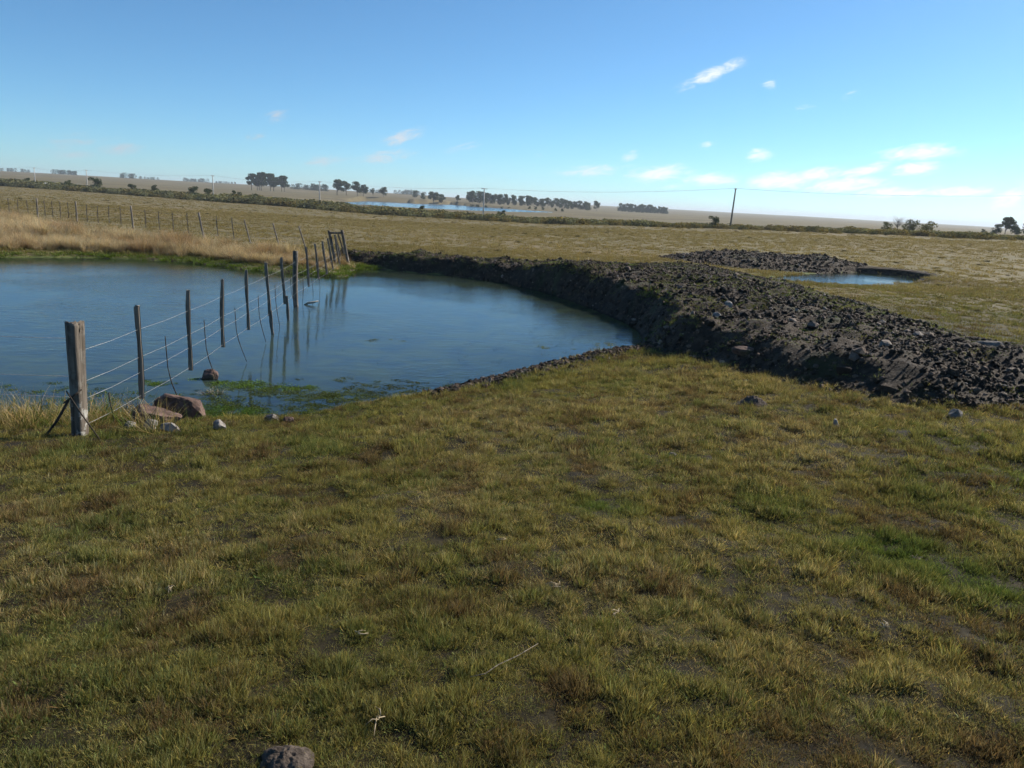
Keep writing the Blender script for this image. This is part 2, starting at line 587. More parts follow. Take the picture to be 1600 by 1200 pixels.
    finish(t, principled(t, (.30, .31, .32), .5, .4))

    # water: sky mirror over a murky body; the shallows let the bed and its weed show
    m, t = mat('pond_water')
    p = pos(t)
    dep = t.add('ShaderNodeAttribute', attribute_name='depth', attribute_type='GEOMETRY').outputs['Fac']
    mp = t.add('ShaderNodeMapping')
    t.put(mp.inputs[0], p)
    mp.inputs['Scale'].default_value = (1.0, 2.2, 1)
    mp.inputs['Rotation'].default_value = (0, 0, R(20))
    w1 = t.noise(mp.outputs[0], 2.6, 3, .55, .3)
    w2 = t.noise(mp.outputs[0], 9.0, 3, .6)
    gust = t.smooth(t.noise(p, .16, 3, .5), .42, .62, .30, 1.0)
    hgt = t.math('MULTIPLY', t.math('ADD', w1, t.math('MULTIPLY', w2, .35)), gust)
    nrm = bump(t, hgt, .27, .042)
    weed = t.noise(p, 1.7, 6, .68, .6)
    body = t.mix(t.smooth(weed, .50, .66, 0, .55), (.028, .052, .074), (.042, .072, .062))
    algae = t.math('MULTIPLY', t.math('EXPONENT', t.math('MULTIPLY', dep, -1.5)), t.smooth(weed, .30, .64))
    body = t.mix(algae, body, (.085, .115, .048))
    dif = t.add('ShaderNodeBsdfDiffuse')
    t.put(dif.inputs[0], body)
    tr = t.add('ShaderNodeBsdfTransparent')
    tr.inputs[0].default_value = (.80, .88, .80, 1)
    turb = t.math('SUBTRACT', 1.0, t.math('EXPONENT', t.math('MULTIPLY', dep, -4.0)))
    under = t.add('ShaderNodeMixShader')
    t.put(under.inputs[0], turb)
    t.l.new(tr.outputs[0], under.inputs[1])
    t.l.new(dif.outputs[0], under.inputs[2])
    gl = t.add('ShaderNodeBsdfGlossy')
    gl.inputs['Roughness'].default_value = .015
    t.put(gl.inputs['Normal'], nrm)
    fr = t.add('ShaderNodeFresnel')
    fr.inputs[0].default_value = 1.333
    t.put(fr.inputs[1], nrm)
    mx = t.add('ShaderNodeMixShader')
    t.put(mx.inputs[0], fr.outputs[0])
    t.l.new(under.outputs[0], mx.inputs[1])
    t.l.new(gl.outputs[0], mx.inputs[2])
    finish(t, mx.outputs[0])

    m, t = mat('lake_water')
    p = pos(t)
    mp = t.add('ShaderNodeMapping')
    t.put(mp.inputs[0], p)
    mp.inputs['Scale'].default_value = (.5, 1, 1)
    h = t.noise(mp.outputs[0], .9, 4, .6)
    b = t.add('ShaderNodeBsdfPrincipled')
    b.inputs['Base Color'].default_value = (.02, .04, .07, 1)
    b.inputs['Roughness'].default_value = .12
    b.inputs['IOR'].default_value = 1.333
    t.put(b.inputs['Normal'], bump(t, h, .5, .25))
    finish(t, b.outputs[0])

    # foliage: colour from the instance, gradient and variation from the blade
    def leafy(name, instanced=True, default=(.06, .075, .02), trans=.35, rough=.6, root=(.11, .085, .045)):
        m, t = mat(name)
        if instanced:
            a = t.add('ShaderNodeAttribute', attribute_name='col', attribute_type='INSTANCER')
            base = a.outputs['Color']
        else:
            oi = t.add('ShaderNodeObjectInfo')
            base = t.mix(t.math('MULTIPLY', oi.outputs['Random'], .5), default, tuple(c * .62 for c in default))
        b = t.add('ShaderNodeAttribute', attribute_name='tint', attribute_type='GEOMETRY')
        col = t.mix(1.0, base, b.outputs['Color'], 'MULTIPLY')
        d = t.add('ShaderNodeBsdfDiffuse')
        t.put(d.inputs[0], col)
        tl = t.add('ShaderNodeBsdfTranslucent')
        t.put(tl.inputs[0], t.mix(1.0, col, (1.15, 1.12, .72, 1), 'MULTIPLY'))
        mx = t.add('ShaderNodeMixShader')
        mx.inputs[0].default_value = trans
        t.l.new(d.outputs[0], mx.inputs[1])
        t.l.new(tl.outputs[0], mx.inputs[2])
        finish(t, mx.outputs[0])
        return m
    leafy('blade')
    leafy('tree_leaf', False, (.052, .072, .030), .22)
    leafy('shrub_leaf', False, (.075, .088, .032), .25)
    leafy('gold_leaf', False, (.13, .125, .035), .3)
    leafy('far_leaf', False, (.045, .062, .032), .15)
    m, t = mat('bark')
    finish(t, principled(t, t.ramp(t.noise(obco(t), 3, 5), [(.3, (.10, .085, .07)), (.7, (.24, .21, .18))]), .9, .15))
    m, t = mat('dung')
    p = obco(t)
    n = t.noise(p, 26, 6, .7)
    finish(t, principled(t, t.ramp(n, [(.3, (.035, .027, .022)), (.6, (.115, .092, .075)), (.8, (.19, .155, .13))]), .92, .15, bump(t, n, 1, .02)))
    m, t = mat('straw')
    finish(t, principled(t, t.ramp(t.noise(obco(t), 30, 3), [(.3, (.26, .20, .12)), (.7, (.44, .37, .25))]), .75, .2))
    m, t = mat('bleached_wood')
    finish(t, principled(t, t.ramp(t.noise(obco(t), 20, 4), [(.3, (.28, .23, .17)), (.7, (.52, .47, .39))]), .8, .2))
    m, t = mat('white_paint')
    b = t.add('ShaderNodeBsdfPrincipled')
    b.inputs['Base Color'].default_value = (.78, .79, .80, 1)
    b.inputs['Roughness'].default_value = .3
    finish(t, b.outputs[0])
    m, t = mat('dark_glass')
    finish(t, principled(t, (.02, .025, .03), .1, .5))
    m, t = mat('rubber')
    finish(t, principled(t, (.02, .02, .02), .85, .2))


make_materials()
M = MATS


# ------------------------------------------------------------------ ground, water, bank
def build_ground():
    fine = np.arange(-50, 50.001, .2)
    coarse = np.arange(52, 308.001, 3.0)
    az = np.radians(np.concatenate([fine, coarse]))
    r = np.concatenate([[.25], np.geomspace(.6, 60, 300), np.geomspace(61.5, 14000, 190)])
    A, RR = np.meshgrid(az, r)
    X, Y = RR * np.sin(A), RR * np.cos(A)
    Z = ground_z(X, Y)
    na, nr = len(az), len(r)
    V = np.stack([X, Y, Z], -1).reshape(-1, 3)
    idx = np.arange(na * nr).reshape(nr, na)
    nxt = np.roll(idx, -1, axis=1)
    F = np.stack([idx[:-1], idx[1:], nxt[1:], nxt[:-1]], -1).reshape(-1, 4)[:, ::-1]
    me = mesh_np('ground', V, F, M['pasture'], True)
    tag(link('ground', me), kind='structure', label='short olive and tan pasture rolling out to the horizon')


def sheet(name, xs, ys, hfun, mat_, keep=None):
    X, Y = np.meshgrid(xs, ys)
    Z = hfun(X, Y)
    V = np.stack([X, Y, Z], -1).reshape(-1, 3)
    idx = np.arange(V.shape[0]).reshape(X.shape)
    F = np.stack([idx[:-1, :-1], idx[:-1, 1:], idx[1:, 1:], idx[1:, :-1]], -1).reshape(-1, 4)
    if keep is not None:
        k = keep(X, Y).ravel()
        F = F[k[F].any(1)]
        used = np.unique(F)
        mp = np.full(len(V), -1)
        mp[used] = np.arange(len(used))
        V, F = V[used], mp[F]
    return mesh_np(name, V, F, mat_, True)


def build_water():
    for nm, box, poly, lab in (('pond', (-29, 3.6, 7.9, 29.8), POND_S, 'broad blue farm pond crossed by the wire fence'),
                               ('pond', (10.0, 20.4, 32.0, 41.2), POND2, 'small pale pond cut into the pasture behind the earth bank')):
        xs = np.arange(box[0], box[1], .2)
        ys = np.arange(box[2], box[3], .2)
        kp = lambda X, Y, P=poly: inside(X, Y, P) | (seg_dist(X, Y, P) < .5)
        me = sheet(nm, xs, ys, lambda X, Y: np.zeros_like(X), M['pond_water'], kp)
        co = np.empty(len(me.vertices) * 3, np.float32)
        me.vertices.foreach_get('co', co)
        co = co.reshape(-1, 3)
        dep = np.clip(-ground_z(co[:, 0], co[:, 1]), 0, 3)
        point_attr(me, 'depth', 'FLOAT', dep)
        tag(link(nm + '_water', me), kind='structure', label=lab)
    V = [(x, y, LAKE_Z) for x, y in LAKE]
    me = mesh_np('lake_water', V, [list(range(len(V)))], M['lake_water'])
    bm = bmesh.new()
    bm.from_mesh(me)
    bmesh.ops.triangulate(bm, faces=bm.faces[:])
    bm.normal_update()
    for f in bm.faces:
        if f.normal.z < 0:
            f.normal_flip()
    bm.to_mesh(me)
    bm.free()
    tag(link('lake_water', me), kind='structure', label='long blue lake beyond the scrub line')


def bank_z(x, y):
    h, ins = bank_h(x, y)
    return np.maximum(ground_z(x, y), -.25) + h


def mound_z(x, y):
    h, ins = mound_h(x, y)
    return ground_z(x, y) + h


def build_banks():
    xs, ys = np.arange(-8, 12, .075), np.arange(7.5, 37.5, .075)
    me = sheet('earth_bank', xs, ys, bank_z, M['earth'], lambda X, Y: inside(X, Y, BANK) | (seg_dist(X, Y, BANK) < .12))
    b = tag(link('earth_bank', me), kind='structure', label='dark spoil bank of earth clods and stones curving round the pond')
    xs, ys = np.arange(5, 21, .14), np.arange(36, 47, .14)
    me = sheet('gravel_mound', xs, ys, mound_z, M['earth'], lambda X, Y: mound_h(X, Y)[1] | (mound_h(X * .995 + .066, Y * .995 + .218)[1]))
    g = tag(link('gravel_mound', me), kind='structure', label='low mound of purple brown stones beside the small pond')
    def rim_z(x, y):
        d2 = np.where(inside(x, y, POND2), -1, 1) * seg_dist(x, y, POND2)
        sd = ss((x - 15.3) * .5 + (y - 36.0) * .86, -1.5, 1.2) * ss(x, 15.0, 16.6)
        d2 = d2 + .16 * (fbm(x, y, 1.6, 3, 81) - .5)
        top = ground_z(x, y) + .06 * (fbm(x, y, 3, 2, 83) - .2)
        wall = .40 * ss(d2, -.15, .22) - .12
        z = np.where(d2 < .25, wall, np.maximum(wall * (1 - ss(d2, .25, 1.1)), -.1) + top * ss(d2, .25, 1.1) - .04 * ss(d2, .8, 1.1))
        return z * sd + (1 - sd) * -.25
    xs, ys = np.arange(14.6, 21.2, .09), np.arange(33.5, 42, .09)
    me = sheet('dug_rim', xs, ys, rim_z, M['earth'], lambda X, Y: (seg_dist(X, Y, POND2) < 1.15) & ((X - 15.3) * .5 + (Y - 36.0) * .86 > -1.0))
    tag(link('dug_rim', me), kind='structure', label='dark dug earth rim along the far side of the small pond')
    return b, g


build_ground()
build_water()
BANK_OBJ, MOUND_OBJ = build_banks()


# ------------------------------------------------------------------ instancing of uncountable stuff
def variants_collection(name, meshes):
    c = bpy.data.collections.new(name)
    for i, me in enumerate(meshes):
        o = bpy.data.objects.new('%s_%02d' % (name, i), me)
        c.objects.link(o)
    return c


def scatter(name, pts, rot, scl, idx, col, coll, parent=None):
    me = bpy.data.meshes.new(name)
    me.vertices.add(len(pts))
    me.vertices.foreach_set('co', np.asarray(pts, np.float32).ravel())
    point_attr(me, 'rot', 'FLOAT_VECTOR', rot)
    point_attr(me, 'scl', 'FLOAT_VECTOR', scl)
    point_attr(me, 'idx', 'INT', idx)
    c4 = np.concatenate([np.asarray(col, np.float32), np.ones((len(pts), 1), np.float32)], 1)
    point_attr(me, 'col', 'FLOAT_COLOR', c4)
    o = link(name, me, parent)
    ng = bpy.data.node_groups.new(name, 'GeometryNodeTree')
    ng.interface.new_socket('Geometry', in_out='INPUT', socket_type='NodeSocketGeometry')
    ng.interface.new_socket('Geometry', in_out='OUTPUT', socket_type='NodeSocketGeometry')
    N, L = ng.nodes, ng.links
    gi, go = N.new('NodeGroupInput'), N.new('NodeGroupOutput')
    iop = N.new('GeometryNodeInstanceOnPoints')
    ci = N.new('GeometryNodeCollectionInfo')
    ci.inputs['Collection'].default_value = coll
    ci.inputs['Separate Children'].default_value = True
    ci.inputs['Reset Children'].default_value = True
    L.new(gi.outputs[0], iop.inputs['Points'])
    L.new(ci.outputs[0], iop.inputs['Instance'])
    iop.inputs['Pick Instance'].default_value = True

    def na(nm, typ):
        n = N.new('GeometryNodeInputNamedAttribute')
        n.data_type = typ
        n.inputs['Name'].default_value = nm
        return [s for s in n.outputs if s.enabled][0]
    L.new(na('idx', 'INT'), iop.inputs['Instance Index'])
    e2r = N.new('FunctionNodeEulerToRotation')
    L.new(na('rot', 'FLOAT_VECTOR'), e2r.inputs[0])
    L.new(e2r.outputs[0], iop.inputs['Rotation'])
    L.new(na('scl', 'FLOAT_VECTOR'), iop.inputs['Scale'])
    L.new(iop.outputs[0], go.inputs[0])
    md = o.modifiers.new('scatter', 'NODES')
    md.node_group = ng
    return o


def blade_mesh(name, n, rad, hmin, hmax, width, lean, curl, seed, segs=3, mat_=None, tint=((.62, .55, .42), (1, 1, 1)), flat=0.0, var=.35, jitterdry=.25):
    """one tuft: n curved tapering blades"""
    g = np.random.default_rng(seed)
    V, F, T = [], [], []
    for i in range(n):
        a = g.uniform(0, 2 * math.pi)
        rr = rad * math.sqrt(g.uniform())
        bx, by = rr * math.cos(a), rr * math.sin(a)
        h = g.uniform(hmin, hmax)
        da = a + g.normal(0, .9)
        ln = abs(g.normal(lean, lean * .5)) + flat
        cu = g.normal(curl, curl * .5)
        ww = width * g.uniform(.6, 1.3)
        fx, fy = math.cos(da), math.sin(da)
        sa = g.uniform(0, math.pi)
        sx, sy = math.cos(sa), math.sin(sa)
        base = len(V)
        v = 1 + g.normal(0, var * .5)
        dry = g.uniform() < jitterdry
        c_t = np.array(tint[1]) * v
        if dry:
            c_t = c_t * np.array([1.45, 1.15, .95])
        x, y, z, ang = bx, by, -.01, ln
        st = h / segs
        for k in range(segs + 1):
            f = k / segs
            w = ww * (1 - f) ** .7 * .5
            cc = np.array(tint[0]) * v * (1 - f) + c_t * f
            if k < segs:
                V += [(x - sx * w, y - sy * w, z), (x + sx * w, y + sy * w, z)]
                T += [cc, cc]
            else:
                V.append((x, y, z))
                T.append(cc)
            x += fx * math.sin(ang) * st
            y += fy * math.sin(ang) * st
            z += math.cos(ang) * st
            ang += cu / segs
        for k in range(segs - 1):
            b0 = base + 2 * k
            F.append([b0, b0 + 1, b0 + 3, b0 + 2])
        b0 = base + 2 * (segs - 1)
        F.append([b0, b0 + 1, b0 + 2])
    me = mesh_np(name, V, F, mat_ or M['blade'])
    T = np.clip(np.array(T), 0, 2.5)
    point_attr(me, 'tint', 'FLOAT_COLOR', np.concatenate([T, np.ones((len(T), 1))], 1))
    return me


def leaf_blob(name, n, size, leaf, seed, mat_, squash=.8, hollow=.35, tintvar=.3):
    """loose ball of leaf-sized faces"""
    g = np.random.default_rng(seed)
    d = g.normal(size=(n, 3))
    d /= np.linalg.norm(d, axis=1)[:, None]
    rr = (hollow + (1 - hollow) * g.uniform(size=n) ** .6)
    lump = 0.75 + .5 * vnoise(d[:, 0] * 2.2 + 5, d[:, 1] * 2.2 + d[:, 2] * 1.7, seed)
    C = d * (rr * lump)[:, None] * size
    C[:, 2] *= squash
    return leaf_cards(name, C, leaf, g, mat_, tintvar)


def leaf_cards(name, C, leaf, g, mat_, tintvar=.3):
    n = len(C)
    a = g.normal(size=(n, 3))
    a /= np.linalg.norm(a, axis=1)[:, None]
    b = g.normal(size=(n, 3))
    b -= (a * b).sum(1)[:, None] * a
    b /= np.linalg.norm(b, axis=1)[:, None]
    s = leaf * g.uniform(.6, 1.4, n)[:, None]
    V = np.stack([C - a * s, C - b * s * .5, C + a * s, C + b * s * .5], 1).reshape(-1, 3)
    F = np.arange(4 * n).reshape(-1, 4)
    me = mesh_np(name, V, F, mat_)
    v = np.repeat(1 + g.normal(0, tintvar, n), 4).clip(.3, 2)
    T = np.stack([v * (1 + .0 * v), v, v * .95, np.ones(4 * n)], 1)
    point_attr(me, 'tint', 'FLOAT_COLOR', T)
    return me


def hull_stone(name, seed, mat_, n=14, squash=.65, levels=0):
    g = random.Random(seed)
    bm = bmesh.new()
    for i in range(n):
        v = Vector((g.gauss(0, 1), g.gauss(0, 1), g.gauss(0, 1))).normalized() * g.uniform(.75, 1.0)
        v.x *= g.uniform(.85, 1.1)
        v.z *= squash
        bm.verts.new(v)
    r = bmesh.ops.convex_hull(bm, input=bm.verts[:])
    bmesh.ops.delete(bm, geom=[e for e in r['geom_interior'] if isinstance(e, bmesh.types.BMVert)], context='VERTS')
    me = bpy.data.meshes.new(name)
    bm.to_mesh(me)
    bm.free()
    me.materials.append(mat_)
    return me


# ------------------------------------------------------------------ grass
GREEN, OLIVE, STRAW, BROWN, LUSH = (np.array(c) for c in ((.115, .158, .058), (.228, .230, .094), (.42, .37, .23), (.150, .108, .074), (.090, .165, .045)))


HEAPS = ((-.71, 2.25, .075), (2.75, 8.5, .2))


def grass_colour(x, y, g):
    n = len(x)
    a = fbm(x, y, 1.6, 3, 101) + g.normal(0, .16, n)
    b = fbm(x, y, .5, 3, 111) + g.normal(0, .14, n)
    c = fbm(x, y, 3.3, 2, 121) + g.normal(0, .15, n)
    col = OLIVE[None] + 0 * a[:, None]
    k = ss(a, .42, .70)[:, None]
    col = col * (1 - k * .8) + GREEN * k * .8
    k = ss(b, .56, .80)[:, None] * .7
    col = col * (1 - k) + STRAW * k
    k = ss(c, .56, .80)[:, None] * .8
    col = col * (1 - k) + BROWN * k
    return col * g.uniform(.6, 1.35, n)[:, None]


def build_grass():
    V = []
    for s in range(4):
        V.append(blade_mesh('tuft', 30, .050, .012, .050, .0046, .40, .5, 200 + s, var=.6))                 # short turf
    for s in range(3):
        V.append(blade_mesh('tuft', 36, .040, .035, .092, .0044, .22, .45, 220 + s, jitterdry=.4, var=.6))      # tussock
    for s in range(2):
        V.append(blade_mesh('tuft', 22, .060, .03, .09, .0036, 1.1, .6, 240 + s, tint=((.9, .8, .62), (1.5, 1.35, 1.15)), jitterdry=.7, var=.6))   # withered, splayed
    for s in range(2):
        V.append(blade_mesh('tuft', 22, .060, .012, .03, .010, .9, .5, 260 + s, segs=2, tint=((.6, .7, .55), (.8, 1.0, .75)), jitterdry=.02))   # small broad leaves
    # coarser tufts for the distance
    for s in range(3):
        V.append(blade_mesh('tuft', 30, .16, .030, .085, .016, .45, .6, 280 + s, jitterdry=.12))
    coll = variants_collection('tuft', V)
    g = np.random.default_rng(21)
    P, RO, S, I, C = [], [], [], [], []

    def zone(n, r0, r1, a0, a1, kinds, sc, power=1.0, mat_layer=False):
        u = g.uniform(size=n)
        r = (r0 ** power + u * (r1 ** power - r0 ** power)) ** (1 / power)
        a = np.radians(g.uniform(a0, a1, n))
        x, y = r * np.sin(a), r * np.cos(a)
        d = seg_dist(x, y, POND_S)
        keep = ~(inside(x, y, POND_S)) | (d < .05)
        keep &= ~(inside(x, y, POND2))
        ib = inside(x, y, BANK)
        keep &= ~ib | (seg_dist(x, y, BANK) < .12)
        keep &= ~mound_h(x, y)[1] & (y < 150 - .671 * x)
        clump = np.clip((fbm(x, y, 9.5, 2, 131) - .5) * 1.7 + .5 + (fbm(x, y, 2.6, 2, 137) - .5) * .7, 0, 1)
        keep &= g.uniform(size=n) < (np.clip(.48 + 1.35 * clump, 0, 1) if mat_layer else np.clip(.05 + 1.45 * clump, 0.05, 1))
        for hx, hy, hr in HEAPS:
            keep &= np.hypot(x - hx, y - hy) > hr
        # gravelly, thinly grassed strip by the water's near right edge
        strip = seg_dist(x, y, [(-.9, 10.45), (-.35, 11.1), (.35, 12.1), (1.1, 13.1), (1.9, 13.95), (2.5, 14.5)], False)
        keep &= (strip > .30 + .12 * ss(y, 10, 14)) | (g.uniform(size=n) < .10)
        keep &= (seg_dist(x, y, BANK_FRONT[:12], False) > .8) | (x < -5)
        x, y, clump = x[keep], y[keep], clump[keep]
        m = len(x)
        z = ground_z(x, y)
        k = g.choice(kinds[0], m, p=np.array(kinds[1]) / sum(kinds[1]))
        if 0 in kinds[0] and not mat_layer:      # tussocks make up the clumps, short turf the hollows
            k = np.where((clump > .58) & (k < 4) & (g.uniform(size=m) < .7), 4 + k % 3, k)
            k = np.where((clump < .42) & (k >= 4) & (k < 7) & (g.uniform(size=m) < .8), k - 4, k)
        P.append(np.stack([x, y, z], 1))
        RO.append(np.stack([g.normal(0, .12, m), g.normal(0, .12, m), g.uniform(0, 6.28, m)], 1))
        s = sc * (.65 + .6 * clump) * g.uniform(.7, 1.3, m)
        S.append(np.stack([s * g.uniform(.9, 1.2, m), s * g.uniform(.9, 1.2, m), s * ((.78 + .3 * clump) if mat_layer else (0.45 + .72 * clump))], 1))
        I.append(k)
        col = grass_colour(x, y, g)
        # lusher patch at the right, damp green edge by the water
        for (cx, cy, rad) in ((2.35, 4.25, .42), (2.65, 3.85, .34), (.66, 4.9, .3)):
            q = np.clip(1.2 - np.hypot(x - cx, (y - cy)) / rad, 0, 1)[:, None] * .75
            col = col * (1 - q) + LUSH * q
        q = (ss(y, 16, 42) * .85)[:, None]
        tan = np.array((.31, .262, .145))[None] * (.8 + .4 * fbm(x, y, .12, 3, 191))[:, None]
        col = col * (1 - q) + tan * q
        dd = seg_dist(x, y, POND_S)
        q = (ss(dd, 1.0, .1) * ss(y, 18, 24) * .9)[:, None]
        col = col * (1 - q) + np.array((.12, .21, .04)) * q
        C.append(col)

    K_near = ([0, 1, 2, 3, 4, 5, 6, 7, 8, 9, 10], [4, 4, 4, 4, 3, 3, 3, 2.4, 2.4, 1.6, 1.6])
    K_mat = ([0, 1, 2, 3, 7, 8, 9, 10], [4, 4, 4, 4, 2.2, 2.2, 1.2, 1.2])
    zone(30000, 1.1, 3.6, -48, 48, K_mat, .64, 2, True)          # the grazed sward itself
    zone(36000, 3.4, 6.2, -48, 48, K_mat, .76, 2, True)
    zone(44000, 6.0, 10.8, -46, 46, K_mat, .92, 2, True)
    zone(24000, 9.8, 18, -10, 44, K_mat, 1.2, 1.8, True)
    zone(15000, 1.1, 3.6, -48, 48, K_near, .55, 2)               # tussocks standing out of it
    zone(19000, 3.4, 6.2, -48, 48, K_near, .64, 2)
    zone(30000, 6.0, 10.8, -46, 46, K_near, .78, 2)
    zone(14000, 9.8, 18, -10, 44, K_near, 1.1, 1.8)
    K_far = ([11, 12, 13], [1, 1, 1])
    zone(34000, 15, 40, -12, 44, K_far, .85, power=1.7)
    zone(14000, 26, 36, -44, -10, K_far, 1.1, power=1.7)
    zone(46000, 30, 110, -44, 44, K_far, 1.5, power=1.5)
    zone(34000, 95, 330, -44, 44, K_far, 2.4, power=1.3)
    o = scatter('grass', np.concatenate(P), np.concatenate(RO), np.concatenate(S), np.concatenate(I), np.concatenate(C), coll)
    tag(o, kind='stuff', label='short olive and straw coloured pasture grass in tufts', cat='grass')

    # green tufts that colonise the bank
    n = 60000
    x, y = g.uniform(-7.5, 11.2, n), g.uniform(7.7, 37, n)
    k = inside(x, y, BANK)
    x, y = x[k], y[k]
    mask = fbm(x, y, .8, 3, 141) + .10 * ss(y, 13, 20)
    df = seg_dist(x, y, BANK_FRONT, False)
    k = (mask + g.normal(0, .04, len(x)) > .51) & (df > .40)
    k |= (seg_dist(x, y, BANK) < .35) & (g.uniform(size=len(x)) < .35) & (y < 16)
    x, y = x[k], y[k]
    m = len(x)
    z = bank_z(x, y) - .01
    s = g.uniform(.7, 1.5, m) * (1 + .5 * ss(y, 10, 20))
    col = grass_colour(x, y, g) * .6 + LUSH * .40
    o = scatter('bank_grass', np.stack([x, y, z], 1), np.stack([g.normal(0, .2, m), g.normal(0, .2, m), g.uniform(0, 6.28, m)], 1),
                np.stack([s, s, s * .8], 1), g.choice([0, 1, 2, 3, 9, 10], m), col, coll)
    tag(o, kind='stuff', label='green grass patches growing over the dark earth bank', cat='grass')

    # tall dry grass on the far left bank
    T = []
    for s in range(4):
        T.append(blade_mesh('dry_clump', 150, .26, .35, .95, .012, .22, .85, 300 + s, segs=4, tint=((.52, .42, .30), (1.0, 1.0, 1.0)), jitterdry=.3))
    for s in range(2):
        T.append(blade_mesh('dry_clump', 100, .20, .25, .6, .010, .4, 1.0, 310 + s, segs=4, tint=((.6, .55, .4), (1, 1, 1)), jitterdry=.2))
    tcoll = variants_collection('dry_clump', T)
    poly = [(-5.9, 28.6), (-5.95, 27.3), (-6.3, 26.7), (-8.1, 27.4), (-9.5, 27.7), (-11.8, 29.1), (-14.3, 29.5), (-17, 28.9), (-19.5, 27.5), (-24, 26.5), (-34, 29), (-50, 44), (-40, 52), (-31, 47), (-24, 40), (-19, 35.0), (-13, 32.6), (-9, 31.2), (-6.6, 30.4)]
    n = 9000
    x, y = g.uniform(-50, -5.6, n), g.uniform(26, 52, n)
    k = inside(x, y, poly) & (g.uniform(size=n) < .25 + 1.1 * fbm(x, y, .5, 2, 151))
    x, y = x[k], y[k]
    # a ragged front row that hangs over the green margin
    fr = np.array([(-6.3, 26.9), (-8.1, 27.5), (-9.5, 27.8), (-11.8, 29.2), (-14.3, 29.6), (-17, 29.0), (-19.5, 27.6), (-24, 26.6)])
    t = g.uniform(0, len(fr) - 1.001, 260)
    i = t.astype(int)
    q = fr[i] + (fr[i + 1] - fr[i]) * (t - i)[:, None] + g.normal(0, .18, (260, 2))
    x, y = np.concatenate([x, q[:, 0]]), np.concatenate([y, q[:, 1]])
    m = len(x)
    z = ground_z(x, y) - .02
    hs = (.32 + .75 * fbm(x, y, .45, 3, 161)) * g.uniform(.75, 1.2, m) * (1 - .45 * ss(x, -10, -6))
    col = np.array((.54, .475, .345))[None] * g.uniform(.6, 1.25, m)[:, None]
    kk = ss(fbm(x, y, .7, 2, 171), .55, .75)[:, None] * .6
    col = col * (1 - kk) + np.array((.30, .20, .12)) * kk
    o = scatter('dry_grass', np.stack([x, y, z], 1), np.stack([g.normal(0, .12, m) + .12, g.normal(0, .12, m), g.uniform(0, 6.28, m)], 1),
                np.stack([hs * 1.15, hs * 1.15, hs], 1), g.choice(6, m, p=[.2, .2, .2, .2, .1, .1]), col, tcoll)
    tag(o, kind='stuff', label='tall straw coloured dry grass massed on the far pond bank', cat='dry grass')

    # wispy dry stalks by the near corner post
    T = [blade_mesh('wisp', 16, .12, .12, .38, .006, .45, .7, 330 + s, segs=4, tint=((.6, .52, .4), (1, 1, .95)), jitterdry=.4) for s in range(4)]
    wcoll = variants_collection('wisp', T)
    n = 300
    x = np.concatenate([g.uniform(-7.2, -4.15, n), g.uniform(-3.9, -3.4, 24)])
    y = np.concatenate([g.uniform(7.1, 8.45, n), g.uniform(7.0, 8.1, 24)])
    m = len(x)
    z = ground_z(x, y)
    s = g.uniform(.5, 1.35, m)
    col = np.array((.42, .36, .21))[None] * g.uniform(.6, 1.2, m)[:, None]
    kk = (g.uniform(size=m) < .3)[:, None]
    col = np.where(kk, np.array((.10, .16, .04))[None], col)
    o = scatter('dry_grass', np.stack([x, y, z], 1), np.stack([g.normal(0, .2, m), g.normal(0, .2, m), g.uniform(0, 6.28, m)], 1),
                np.stack([s, s, s], 1), g.integers(0, 4, m), col, wcoll)
    tag(o, kind='stuff', label='wispy dry stalks on the bank beside the thick corner post', cat='dry grass')
    return coll


TUFTS = build_grass()


